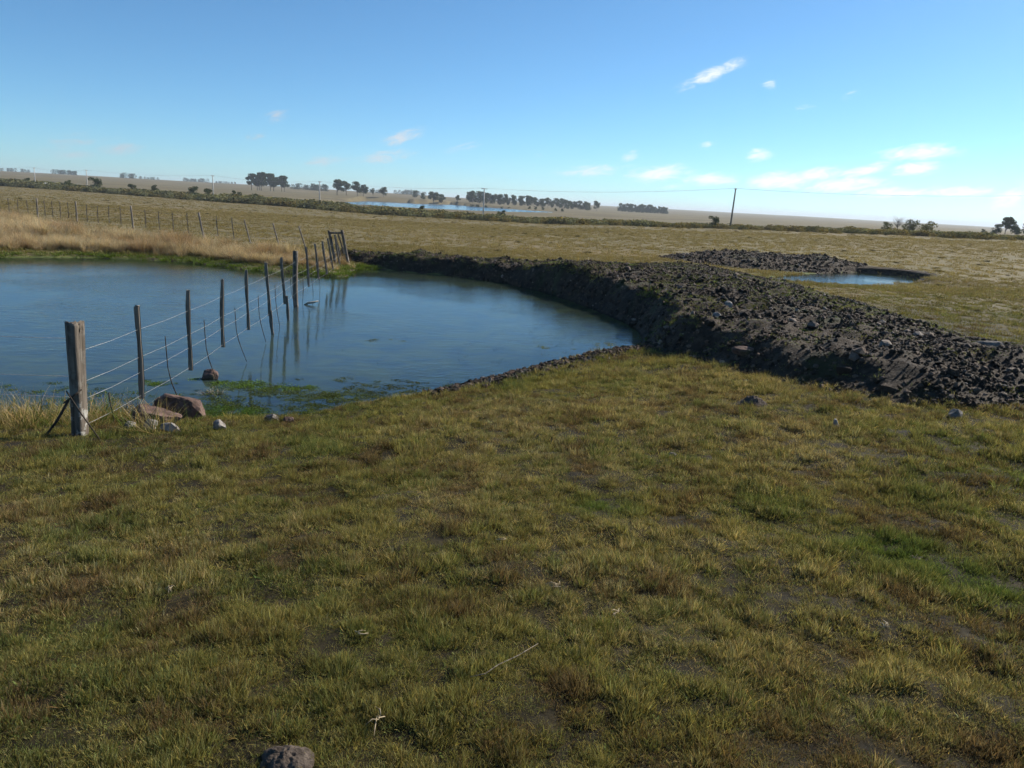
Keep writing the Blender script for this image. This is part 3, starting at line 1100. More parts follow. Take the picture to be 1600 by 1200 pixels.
def build_pond_weed():
    g = np.random.default_rng(33)
    V = [leaf_blob('weed', 60, .16, .020, 400 + s, M['blade'], .22, .1, .35) for s in range(4)]
    V += [blade_mesh('weed', 7, .05, .06, .22, .006, .3, .6, 410 + s, tint=((.5, .5, .4), (.8, .8, .6))) for s in range(2)]
    coll = variants_collection('weed', V)
    X, Y, K, C = [], [], [], []

    def patch(cx, cy, rx, ry, n, kinds, col):
        a, r = g.uniform(0, 6.28, n), np.sqrt(g.uniform(size=n))
        x, y = cx + rx * r * np.cos(a), cy + ry * r * np.sin(a)
        k = inside(x, y, POND_S) & (fbm(x, y, 2.4, 3, 421) + g.normal(0, .07, n) > .47)
        x, y = x[k], y[k]
        X.append(x), Y.append(y), K.append(g.choice(kinds, len(x)))
        C.append(np.array(col)[None] * g.uniform(.6, 1.3, len(x))[:, None])
    W = [0, 1, 2, 3]
    patch(-2.9, 9.6, 1.7, .95, 520, W, (.075, .100, .032))
    patch(-3.5, 10.6, .75, .25, 110, W, (.095, .155, .035))
    patch(-1.9, 10.6, 1.6, .75, 260, W, (.075, .092, .038))
    patch(-3.6, 9.05, .9, .35, 260, W, (.070, .125, .030))
    patch(-5.0, 10.4, .45, .14, 26, W, (.095, .155, .035))
    patch(-6.2, 9.6, 1.6, .6, 60, W, (.08, .12, .03))
    patch(-4.55, 10.7, .14, .10, 14, W, (.10, .17, .03))
    patch(-2.62, 14.6, .5, .2, 16, W, (.12, .13, .045))
    patch(1.9, 15.2, .35, .25, 16, W, (.16, .17, .07))
    patch(1.1, 14.5, .7, .3, 20, W, (.14, .17, .08))
    patch(.3, 14.5, 2.0, 2.2, 70, [4, 5], (.035, .035, .02))
    patch(-1.2, 13.0, 2.2, 1.5, 40, [4, 5], (.05, .055, .03))
    x, y = np.concatenate(X), np.concatenate(Y)
    K, C = np.concatenate(K), np.concatenate(C)
    m = len(x)
    s = np.where(K < 4, g.uniform(.35, .9, m), g.uniform(.35, 1.0, m))
    sz = np.where(K < 4, s * .22, s * .5)
    o = scatter('pond_weed', np.stack([x, y, np.where(K < 4, .004, -.02)], 1), np.stack([0 * x, 0 * x, g.uniform(0, 6.28, m)], 1),
                np.stack([s, s, sz], 1), K, C, coll)
    tag(o, kind='stuff', label='green water weed floating in the shallows of the pond', cat='water weed')


build_pond_weed()


# ------------------------------------------------------------------ rubble and stones of the banks
def build_rubble():
    g = np.random.default_rng(44)
    shapes = [hull_stone('clod', 500 + s, M['earth'], 26, .75) for s in range(6)] + [hull_stone('pebble', 520 + s, M['stone'], 22, .68) for s in range(8)]
    coll = variants_collection('clod', shapes)
    # everything too small to pick apart
    n = 120000
    x, y = g.uniform(-7.4, 11.2, n), 7.7 + 29.3 * g.uniform(size=n) ** 1.5
    k = inside(x, y, BANK)
    x, y = x[k], y[k]
    dens = .22 + 1.0 * ss(fbm(x, y, 1.1, 3, 541), .36, .60)
    k = g.uniform(size=len(x)) < dens
    x, y = x[k], y[k]
    m = len(x)
    s = (.013 + .016 * g.pareto(2.2, m).clip(0, 2.4)) * (.85 + .5 * ss(y, 9, 18))
    z = bank_z(x, y) + s * .15
    K = np.where(g.uniform(size=m) < .5, g.integers(0, 6, m), g.integers(6, 14, m))
    o = scatter('rubble', np.stack([x, y, z], 1), g.uniform(0, 6.28, (m, 3)) * np.array([.25, .25, 1]), np.stack([s * 1.15, s, s], 1), K, np.ones((m, 3)) * .5, coll, BANK_OBJ)
    tag(o, kind='stuff')
    n = 9000
    x, y = g.uniform(6, 20.5, n), g.uniform(36, 47, n)
    k = mound_h(x, y)[1]
    x, y = x[k], y[k]
    m = len(x)
    s = .03 + .035 * g.pareto(2.8, m).clip(0, 2.2)
    K = np.where(g.uniform(size=m) < .3, g.integers(0, 6, m), g.integers(6, 14, m))
    o = scatter('rubble', np.stack([x, y, mound_z(x, y) + s * .2], 1), g.uniform(0, 6.28, (m, 3)) * np.array([.25, .25, 1]), np.stack([s * 1.1, s, s], 1), K, np.ones((m, 3)) * .5, coll, MOUND_OBJ)
    tag(o, kind='stuff')
    # gravel washed out along the near right edge of the pond
    n = 3800
    t = g.uniform(0, 1, n)
    line = np.array([(-1.1, 10.35), (0.0, 11.75), (.95, 13.1), (2.4, 14.6)])
    i = np.minimum((t * 3).astype(int), 2)
    f = (t * 3 - i)[:, None]
    q = line[i] * (1 - f) + line[i + 1] * f + g.normal(0, .22, (n, 2)) + np.array([.16, -.10])
    x, y = q[:, 0], q[:, 1]
    s = .014 + .022 * g.pareto(2.6, n).clip(0, 2.0)
    K = np.where(g.uniform(size=n) < .5, g.integers(0, 6, n), g.integers(6, 14, n))
    o = scatter('gravel', np.stack([x, y, ground_z(x, y) + s * .3], 1), g.uniform(0, 6.28, (n, 3)) * np.array([.25, .25, 1]), np.stack([s * 1.1, s, s], 1), K, np.ones((n, 3)) * .5, coll)
    tag(o, kind='stuff', label='dark broken gravel strewn along the near edge of the pond', cat='gravel')
    # stones one can pick apart, each a piece of its bank
    pebbles = shapes[6:]
    clods = shapes[:6]
    spots = []
    while len(spots) < 300:
        yy = 8.0 + 18 * random.random() ** 1.7
        xx = random.uniform(2.4, 10)
        if inside(np.array([xx]), np.array([yy]), BANK)[0]:
            spots.append((xx, yy))
    SX, SY = np.array(spots).T
    SZ = bank_z(SX, SY)
    for i, (xx, yy, zz) in enumerate(zip(SX, SY, SZ)):
        s = .034 + .030 * min(random.paretovariate(1.9) - 1, 2.6)
        clod = random.random() < .3
        link('clod' if clod else 'stone', random.choice(clods if clod else pebbles), BANK_OBJ, (xx, yy, zz + s * .2),
             (random.uniform(-.4, .4), random.uniform(-.4, .4), random.uniform(0, 6.28)), (s * 1.2, s, s))
    spots = [(MOUND_C[0] + random.uniform(-5, 5), MOUND_C[1] + random.uniform(-3.2, .5)) for _ in range(60)]
    SX, SY = np.array(spots).T
    ok = mound_h(SX, SY)[1]
    for xx, yy, zz in zip(SX[ok], SY[ok], mound_z(SX, SY)[ok]):
        s = random.uniform(.06, .13)
        link('stone', random.choice(pebbles), MOUND_OBJ, (xx, yy, zz + s * .2), (random.uniform(-.4, .4), random.uniform(-.4, .4), random.uniform(0, 6.28)), s)


build_rubble()


def rock_mesh(name, seed, size, mat_, cuts=11, levels=4, rough=.07):
    """faceted, chipped boulder"""
    g = random.Random(seed)
    bm = bmesh.new()
    bmesh.ops.create_icosphere(bm, subdivisions=levels, radius=1.0)
    planes = []
    for i in range(cuts):
        nrm = Vector((g.gauss(0, 1), g.gauss(0, 1), g.gauss(0, .8))).normalized()
        planes.append((nrm, g.uniform(.5, .85)))
    off = g.uniform(0, 50)
    N1 = lambda a, b, k: vnoise(np.array([a + off]), np.array([b]), seed + k)[0] - .5
    for v in bm.verts:
        p = v.co.copy()
        for nrm, d in planes:
            e = p.dot(nrm) - d
            if e > 0:
                p -= nrm * e
        n = N1(p.x * 2.6 + p.z, p.y * 2.6 + p.z * 2.3, 0)
        n2 = N1(p.x * 8 - p.z * 5, p.y * 8 - p.z * 7, 1)
        st = math.floor((p.z + .5 * p.x + n) * 4) / 4 - (p.z + .5 * p.x + n) + .125      # ledges
        p *= 1 + rough * 2.0 * n + rough * 1.1 * n2 + rough * 1.6 * st
        v.co = Vector((p.x * size[0], p.y * size[1], p.z * size[2]))
    me = bpy.data.meshes.new(name)
    bm.to_mesh(me)
    bm.free()
    me.materials.append(mat_)
    return me


def build_rocks():
    def rock(name, x, y, size, mt, seed, label, rz=0, sink=.25, cat='rock', tilt=0, group=None, z=None):
        me = rock_mesh(name, seed, size, M[mt])
        zz = (gz(x, y) if z is None else z) + size[2] * (1 - 2 * sink) * .7
        tag(link(name, me, None, (x, y, zz), (0, tilt, rz)), label, cat, group)
    rock('boulder', -3.80, 8.62, (.40, .28, .235), 'red_rock', 3, 'larger reddish boulder with a sloping back at the edge of the pond', -.25, .2, 'boulder', .12, z=.02)
    rock('boulder', -3.78, 7.82, (.34, .20, .18), 'red_rock', 8, 'flat dark red boulder between the white stones and the larger boulder', -.1, .25, 'boulder')
    rock('stone', -3.60, 7.36, (.095, .075, .085), 'white_rock', 11, 'upright pale stone lying in front of the red boulders', .4, .2)
    rock('stone', -3.38, 7.30, (.14, .075, .06), 'white_rock', 12, 'long pale stone with a dark end beside the upright pale stone', -.15, .2)
    rock('stone', -3.79, 7.33, (.075, .06, .055), 'white_rock', 13, 'small pale stone nearest the thick corner post', .8, .2)
    rock('stone', -2.97, 7.52, (.07, .06, .07), 'white_rock', 15, 'lone pale pointed stone on the grass edge right of the boulders', .2, .2)
    rock('stone', -4.38, 10.85, (.145, .11, .11), 'red_rock', 17, 'rounded red stone standing out of the pond water', .3, .25, z=-.01)
    rock('stone', -2.68, 8.32, (.09, .07, .075), 'grey_rock', 19, 'grey stone half in the water near the weed', .3, .25)
    rock('stone', -2.50, 8.36, (.08, .065, .065), 'red_rock', 20, 'brown stone touching the grey stone at the water edge', 1.0, .25)
    rock('stone', 3.45, 11.3, (.20, .12, .10), 'red_rock', 22, 'red brown block at the foot of the earth bank', -.1, .25, z=float(bank_z(np.array([3.45]), np.array([11.3]))[0]))
    rock('stone', 1.37, 6.15, (.05, .04, .035), 'grey_rock', 24, 'small grey stone alone in the grass below the gravel strip', 0, .3)
    rock('stone', 4.56, 7.62, (.10, .08, .085), 'grey_rock', 26, 'grey stone on the grass before the near end of the bank', .6, .25)
    rock('stone', 3.12, 7.12, (.05, .04, .065), 'white_rock', 28, 'small pale upright stone in the grass below the dark bank face', .3, .25)
    bz = lambda x, y: float(bank_z(np.array([x]), np.array([y]))[0])
    rock('stone', 3.75, 14.3, (.13, .10, .12), 'white_rock', 34, 'big pale stone on the pond side crest of the earth bank', .9, .25, z=bz(3.75, 14.3))
    rock('stone', 4.3, 15.6, (.12, .10, .10), 'white_rock', 36, 'second pale stone higher up on the crest of the bank', .3, .25, z=bz(4.3, 15.6))
    rock('stone', 7.9, 12.6, (.26, .12, .10), 'grey_rock', 37, 'long grey slab lying on top of the bank at the frame edge', -.5, .25, z=bz(7.9, 12.6))
    # cow pat / ant heap at the bottom edge
    def heap(x, y, rx, ry, h, seed, label):
        n, k = 56, 20
        V, F = [(0, 0, h)], []
        for i in range(1, k + 1):
            r = i / k
            for j in range(n):
                a = 2 * math.pi * j / n
                w = 1 + .22 * (vnoise(np.array([math.cos(a) * 1.6 + seed]), np.array([math.sin(a) * 1.6]), seed)[0] - .5) * 2
                zz = h * (1 - r ** 2.2) + h * (.42 * (vnoise(np.array([r * math.cos(a) * 4 + seed]), np.array([r * math.sin(a) * 4]), seed + 3)[0] - .5) + .34 * (vnoise(np.array([r * math.cos(a) * 11 + seed]), np.array([r * math.sin(a) * 11]), seed + 5)[0] - .5)) * (1 - r * .6) - (.03 if i == k else 0)
                V.append((rx * r * w * math.cos(a), ry * r * w * math.sin(a), zz))
        for j in range(n):
            F.append([0, 1 + j, 1 + (j + 1) % n])
        for i in range(k - 1):
            for j in range(n):
                a, b = 1 + i * n + j, 1 + i * n + (j + 1) % n
                F.append([a, a + n, b + n, b])
        me = mesh_np('earth_heap', V, F, M['dung'], True)
        tag(link('earth_heap', me, None, (x, y, gz(x, y) + .005)), label, 'heap')
    heap(-.71, 2.25, .10, .08, .038, 3, 'crusted brown dung heap in the grass at the bottom edge')
    heap(2.75, 8.5, .16, .11, .09, 5, 'dark crumbly heap on the grass at the foot of the bank')


build_rocks()


# ------------------------------------------------------------------ fences
def tube(V, F, pts, rad, n=6, cap=True):
    pts = [Vector(p) for p in pts]
    rads = rad if hasattr(rad, '__len__') else [rad] * len(pts)
    b0 = len(V)
    for i, p in enumerate(pts):
        d = (pts[min(i + 1, len(pts) - 1)] - pts[max(i - 1, 0)]).normalized()
        a = d.orthogonal().normalized() if abs(d.z) < .9 else Vector((1, 0, 0)) - d * d.x
        a.normalize()
        b = d.cross(a)
        for k in range(n):
            t = 2 * math.pi * k / n
            V.append(tuple(p + (a * math.cos(t) + b * math.sin(t)) * rads[i]))
    for i in range(len(pts) - 1):
        for k in range(n):
            F.append([b0 + i * n + k, b0 + i * n + (k + 1) % n, b0 + (i + 1) * n + (k + 1) % n, b0 + (i + 1) * n + k])
    if cap:
        F.append([b0 + k for k in range(n)][::-1])
        F.append([b0 + (len(pts) - 1) * n + k for k in range(n)])


def tube_obj(name, pts, rad, mt, parent, n=6, origin=None, smooth=True):
    V, F = [], []
    o = Vector(origin if origin is not None else pts[0])
    tube(V, F, [Vector(p) - o for p in pts], rad, n)
    me = mesh_np(name, V, F, M[mt], smooth)
    pl = parent.location if parent else Vector()
    return link(name, me, parent, o - pl)


def log_mesh(name, h, r, seed, mt, flute=.12, n=28, k=30, taper=.08, bend=.0, notch=True):
    V, F = [], []
    g = random.Random(seed)
    ph = g.uniform(0, 6)
    for i in range(k + 1):
        f = i / k
        z = -.25 + (h + .25) * f
        for j in range(n):
            a = 2 * math.pi * j / n
            fl = vnoise(np.array([math.cos(a) * 2.2 + seed]), np.array([math.sin(a) * 2.2 + z * .35]), seed)[0] - .5
            fn = vnoise(np.array([math.cos(a) * 6 + seed]), np.array([math.sin(a) * 6 + z * 1.1]), seed + 9)[0] - .5
            rr = r * (1 + taper * math.cos(f * 5 + ph) * .6 + flute * 2 * fl + flute * .9 * fn)
            if f < .3:
                rr *= 1 + .10 * (1 - f / .3)
            top = 0
            if f > .96 and notch:
                top = -.05 * (vnoise(np.array([math.cos(a) * 3]), np.array([math.sin(a) * 3]), seed + 4)[0])
            V.append((rr * math.cos(a) + bend * math.sin(f * math.pi * 1.3), rr * math.sin(a), z + top))
    for i in range(k):
        for j in range(n):
            F.append([i * n + j, i * n + (j + 1) % n, (i + 1) * n + (j + 1) % n, (i + 1) * n + j])
    c = len(V)
    V.append((bend * math.sin(math.pi * 1.3), 0, h - .035))
    for j in range(n):
        F.append([k * n + j, k * n + (j + 1) % n, c])
    return mesh_np(name, V, F, M[mt], True)


def stick_mesh(name, L, w, seed, mt='dropper_wood'):
    """squarish split batten with knots, origin at its lower end"""
    g = random.Random(seed)
    V, F = [], []
    k = 14
    ph = g.uniform(0, 6)
    for i in range(k + 1):
        f = i / k
        s = w * .5 * (1 + .14 * math.sin(f * 9 + ph) + g.uniform(-.07, .07))
        ox, oy = .006 * math.sin(f * 5 + ph), .006 * math.cos(f * 4 + ph)
        for cx, cy in ((-1, -.75), (1, -.8), (.92, .8), (-.95, .7)):
            for (bx, by) in ((.72, 1.0), (1.0, .72)) if cx * cy > 0 else ((1.0, .72), (.72, 1.0)):
                V.append((cx * bx * s + ox, cy * by * s + oy, L * f + (g.uniform(-.012, .012) if i == k else 0)))
    n = 8
    for i in range(k):
        for j in range(n):
            F.append([i * n + j, i * n + (j + 1) % n, (i + 1) * n + (j + 1) % n, (i + 1) * n + j])
    F.append(list(range(n))[::-1])
    F.append([k * n + j for j in range(n)])
    return mesh_np(name, V, F, M[mt])


def build_front_fence():
    base = Vector((-4.05, 6.9, gz(-4.05, 6.9)))
    root = link('wire_fence', None, None, base)
    tag(root, 'old wire fence with weathered posts and hanging battens wading through the pond', 'fence')
    # corner post
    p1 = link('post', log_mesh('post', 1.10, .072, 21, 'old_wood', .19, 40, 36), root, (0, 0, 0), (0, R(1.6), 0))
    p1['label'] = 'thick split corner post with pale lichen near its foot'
    # post in mid water (bent) with its tie stick
    p2w = Vector((-5.23, 18.36, -.35))
    link('post', log_mesh('post', 1.72, .062, 37, 'old_wood', .10, 18, 20, .05, -.04), root, p2w - base, (0, R(-2.5), 0))
    drops = [(-4.12, 8.3, 1.41, -4.14, .36), (-4.16, 9.7, 1.42, -4.18, .38), (-4.30, 11.2, 1.41, -4.32, .40), (-4.50, 12.8, 1.39, -4.50, .39),
             (-4.75, 14.6, 1.37, -4.71, .36), (-5.01, 16.4, 1.33, -4.96, .34), (-5.45, 19.9, 1.33, -5.38, .32), (-5.66, 21.6, 1.32, -5.56, .34),
             (-5.89, 23.3, 1.29, -5.75, .31), (-6.14, 25.0, 1.28, -5.96, .31), (-6.34, 26.7, 1.30, -6.14, .33)]
    for i, (xt, y, zt, xb, zb) in enumerate(drops):
        L = math.hypot(zt - zb, xt - xb)
        link('batten', stick_mesh('batten', L, .050 if i < 4 else .056, 600 + i), root, Vector((xb, y, zb)) - base, (0, math.atan2(xt - xb, zt - zb), random.uniform(-.3, .3)))
    # two battens have a second piece tied to the lower end, reaching into the water
    for (x, y, z0, z1, s) in ((-4.66, 14.6, -.05, .46, 1), (-4.88, 16.4, -.08, .52, 2)):
        link('batten', stick_mesh('batten', z1 - z0, .06, 640 + s), root, Vector((x, y, z0)) - base, (0, R(-4), .3))
    # four line wires threaded from post to battens
    fr = [.25, .545, .71, .96]
    path = [(-3.98, 6.9, None)]
    nodes = [(-4.02, 6.9, 1.45, -4.05, .40)] + drops[:6] + [(-5.28, 18.30, 1.34, -5.24, .32)] + drops[6:] + [(-6.85, 29.0, 1.3, -6.62, .45)]
    for f in fr:
        pts = []
        for i, (xt, y, zt, xb, zb) in enumerate(nodes):
            ztt, zbb = (1.42, .40) if i == 0 else (zt, zb)
            P = Vector((xt + (xb - xt) * f, y, ztt + (zbb - ztt) * f))
            if pts:
                Q = pts[-1]
                mid = (P + Q) * .5
                mid.z -= .012
                pts.append(mid)
            pts.append(P)
        tube_obj('wire', pts, .0021, 'wire', root, 5, base)
    # wires that leave the corner post towards the left
    for z0, z1 in ((.92, .80), (.56, .42), (.36, .24)):
        a = base + Vector((-.05, .05, z0))
        b = base + Vector((-4.2, .55, z1 - .0))
        tube_obj('wire', [a, (a + b) * .5 - Vector((0, 0, .03)), b], .0021, 'wire', root, 5, base)
    # wooden brace and the twisted anchor wire at the corner post
    a, b = base + Vector((-.02, -.10, .37)), Vector((-4.30, 6.72, gz(-4.30, 6.72) - .03))
    tube_obj('brace', [b, (a + b) * .5 + Vector((.012, 0, -.01)), a], [.010, .013, .012], 'dark_stick', root, 6, base)
    a2, b2 = base + Vector((-.03, -.105, .46)), Vector((-3.72, 6.66, gz(-3.72, 6.66)))
    tube_obj('anchor_wire', [a2, (a2 + b2) * .5 + Vector((-.02, 0, .02)), b2], .0065, 'dark_stick', root, 5, base)
    tube_obj('wire_tie', [base + Vector((-.09, -.06, .33)), base + Vector((0, -.112, .39)), base + Vector((.088, -.06, .47))], .008, 'dark_stick', root, 5, base)
    # thin crooked wire stays between the battens
    stays = [(-4.10, 7.55, .62, .30, .02), (-4.16, 9.0, .95, .10, .16), (-4.28, 10.45, .92, .10, .14), (-4.42, 12.0, .88, .05, .14), (-4.62, 13.7, .86, .02, .10),
             (-4.88, 15.5, .85, .0, .06), (-5.12, 17.4, .86, .0, .14), (-5.32, 19.1, .9, .0, -.03), (-5.56, 20.8, .85, .0, .03), (-5.80, 22.5, .85, .0, .02)]
    for i, (x, y, zt, zb, dx) in enumerate(stays):
        zb = min(zb, .02) if i else gz(x, y)
        h = zt - zb
        pts = [(x, y, zt), (x + .004, y, zt - .2 * h), (x + .012, y, zt - .42 * h), (x + .02 + dx * .15, y, zt - .60 * h), (x + .02 + dx * .55, y, zt - .80 * h), (x + .02 + dx, y, zb)]
        tube_obj('wire_stay', pts, [.0055, .0065, .0055, .007, .0055, .005], 'dark_stick', root, 5, base)
    return root


def build_gate():
    y = 29.0
    base = Vector((-6.6, y, gz(-6.6, y)))
    root = link('fence_brace', None, None, base)
    tag(root, 'leaning timber brace of two posts and a rail at the far fence end', 'fence brace')
    for xt, xb, zt in ((-7.07, -6.84, 1.36), (-6.59, -6.36, 1.40)):
        b = Vector((xb + .06, y, base.z - .25))
        t = Vector((xt, y, zt))
        L = (t - b).length
        me = log_mesh('post', L - .25, .055, int(abs(xb) * 10), 'old_wood', .06, 12, 10, .03, 0, False)
        link('post', me, root, b + (t - b).normalized() * .25 - base, (0, math.atan2(t.x - b.x, t.z - b.z), 0))
    tube_obj('rail', [(-7.06, y - .02, 1.27), (-6.58, y - .02, 1.29)], .035, 'old_wood', root, 8, base)
    for xt, zt, xb, zb in ((-6.86, 1.22, -6.66, .45), (-6.74, 1.24, -6.52, .52)):
        L = math.hypot(zt - zb, xt - xb)
        link('batten', stick_mesh('batten', L, .055, int(zb * 1000)), root, Vector((xb, y + .06, zb)) - base, (0, math.atan2(xt - xb, zt - zb), 0))


def build_back_fence():
    A, B = np.array((-6.9, 29.3)), np.array((-42.0, 57.0))
    spots = [(-8.6, 31.6, -.30, 1.0), (-10.2, 33.2, -.26, 1.0), (-12.0, 34.8, -.24, 1.0), (-15.4, 38.0, -.16, 1.1), (-20.9, 42.2, -.05, 1.15),
             (-26.2, 46.2, .0, 1.15), (-30.0, 48.6, .02, 1.15), (-34.5, 51.0, .0, 1.15), (-38.5, 53.5, .0, 1.15), (-45, 57.5, .0, 1.15)]
    base = Vector((-7.5, 30.4, gz(-7.5, 30.4)))
    root = link('wire_fence', None, None, base)
    tag(root, 'distant wire fence with thin posts behind the tall dry grass', 'fence')
    tops = []
    for i, (x, y, lean, h) in enumerate(spots):
        z = gz(x, y)
        r = .03 if i < 3 else .048
        me = log_mesh('post', h + .1, r, 700 + i, 'dropper_wood', .06, 8, 6, .03, 0, False)
        link('post', me, root, Vector((x, y, z)) - base, (0, lean, 0))
        tops.append(Vector((x + math.sin(lean) * h, y, z + math.cos(lean) * h)))
        if i:
            x0, y0 = spots[i - 1][:2]
            nb = 0 if i < 3 else (2 if i < 4 else 4)
            for k in range(nb):
                f = (k + 1) / (nb + 1)
                xx, yy = x0 + (x - x0) * f, y0 + (y - y0) * f
                link('batten', stick_mesh('batten', .95, .04, 720 + 7 * i + k), root, Vector((xx, yy, gz(xx, yy) + .15)) - base, (0, lean * .5, 0))
    for k, dz in enumerate((.12, .38, .62, .85)):
        tube_obj('wire', [t - Vector((0, 0, dz)) for t in tops], .004, 'wire', root, 4, base)


build_front_fence()
build_gate()
build_back_fence()


# ------------------------------------------------------------------ utility poles and line
POLE_XY = [(-290.0, 354.6), (-237.3, 319.3), (-169.3, 294.6 - 20), (-140.2, 284.7 - 30), (-84.7, 216.9), (-52.6, 206.0), (-8.1, 172.0), (36.3, 135.7), (80.0, 106.4)]


def build_poles():
    labels = {1: 'thin pale utility pole above the scrub at the far left of the line', 2: 'pale utility pole beside the white car',
              3: 'pale utility pole in front of the dark hilltop grove', 4: 'pale utility pole left of the large tree group', 5: 'dull utility pole standing in the dense green scrub',
              6: 'pale utility pole with a cross arm by the far lake', 7: 'dark leaning utility pole in the middle of the plain'}
    tops = []
    for i, (x, y) in enumerate(POLE_XY):
        z = gz(x, y)
        h = 6.7
        lean = R(2.0) if i == 7 else R(.2)
        dark = i in (7,)
        root = link('utility_pole', None, None, (x, y, z), (0, lean, 0))
        if i in labels:
            tag(root, labels[i], 'utility pole', 'poles of the power line')
        else:
            tag(root, 'utility pole past the %s end of the visible power line' % ('far' if i == 0 else 'near'), 'utility pole', 'poles of the power line')
        V, F = [], []
        tube(V, F, [(0, 0, -.4), (0, 0, h * .5), (0, 0, h)], [.17, .14, .11], 10)
        link('shaft', mesh_np('shaft', V, F, M['pole_dark' if dark else 'pole_grey'], True), root)
        ang = math.atan2(-.671, 1.0)
        V, F = [], []
        ax = Vector((math.cos(ang + math.pi / 2), math.sin(ang + math.pi / 2), 0)) * (.75 if i == 6 else .4)
        if i == 6:
            ax = Vector((.62, .3, 0))
        tube(V, F, [-ax + Vector((0, 0, h - .12)), ax + Vector((0, 0, h - .12))], .06, 6)
        arm = link('crossarm', mesh_np('crossarm', V, F, M['pole_dark']), root)
        for s in (-1, 1):
            V, F = [], []
            tube(V, F, [ax * s * .9 + Vector((0, 0, h - .06)), ax * s * .9 + Vector((0, 0, h + .02)), ax * s * .9 + Vector((0, 0, h + .1))], [.05, .07, .03], 8)
            link('insulator', mesh_np('insulator', V, F, M['pole_grey']), arm)
        rt = Matrix.Rotation(lean, 3, 'Y')
        tops.append([Vector((x, y, z)) + rt @ (ax * s * .9 + Vector((0, 0, h + .05))) for s in (-1, 1)])
    root = link('power_line', None, None, tops[4][0])
    tag(root, 'thin sagging power line strung between the utility poles', 'power line')
    for s in (0, 1):
        for a, b in zip(tops[:-1], tops[1:]):
            A, B = a[s], b[s]
            pts = []
            for k in range(13):
                f = k / 12
                p = A.lerp(B, f)
                p.z -= 4 * .75 * f * (1 - f)
                pts.append(p)
            tube_obj('wire', pts, .011, 'line_wire', root, 4, root.location)


build_poles()


# ------------------------------------------------------------------ trees and scrub
def tree_parts(seed, h, spread, leaf, nleaf, trunk_frac=.35, mat_='tree_leaf', clumps=9, squash=.75):
    g = np.random.default_rng(seed)
    V, F = [], []
    th = h * trunk_frac
    tube(V, F, [(0, 0, -.3), (.02 * h * g.normal(), .02 * h * g.normal(), th), (.03 * h * g.normal(), .03 * h * g.normal(), h * .8)], [h * .022, h * .016, h * .005], 7)
    C = []
    for i in range(clumps):
        a = g.uniform(0, 6.28)
        f = g.uniform(0, 1)
        zc = th + (h - th) * (.12 + .82 * f)
        rr = spread * (1 - .55 * abs(f - .45)) * g.uniform(.25, .85)
        c = np.array([rr * math.cos(a), rr * math.sin(a), zc])
        tube(V, F, [(0, 0, th * g.uniform(.75, 1.1)), tuple(c * np.array([.5, .5, 1]) * .5 + np.array([0, 0, th * .5])), tuple(c)], [h * .009, h * .006, h * .003], 5)
        size = spread * g.uniform(.32, .55)
        k = nleaf // clumps
        d = g.normal(size=(k, 3))
        d /= np.linalg.norm(d, axis=1)[:, None]
        q = d * (g.uniform(.15, 1, k) ** .5)[:, None] * size
        q[:, 2] *= squash
        C.append(c + q)
    C = np.concatenate(C)
    C[:, 2] = np.minimum(C[:, 2], h * 1.02)
    crown = leaf_cards('crown', C, leaf, g, M[mat_], .28)
    trunk = mesh_np('trunk', V, F, M['bark'], True)
    return trunk, crown


ORD = 'first second third fourth fifth sixth seventh eighth ninth tenth eleventh twelfth thirteenth fourteenth fifteenth'.split()


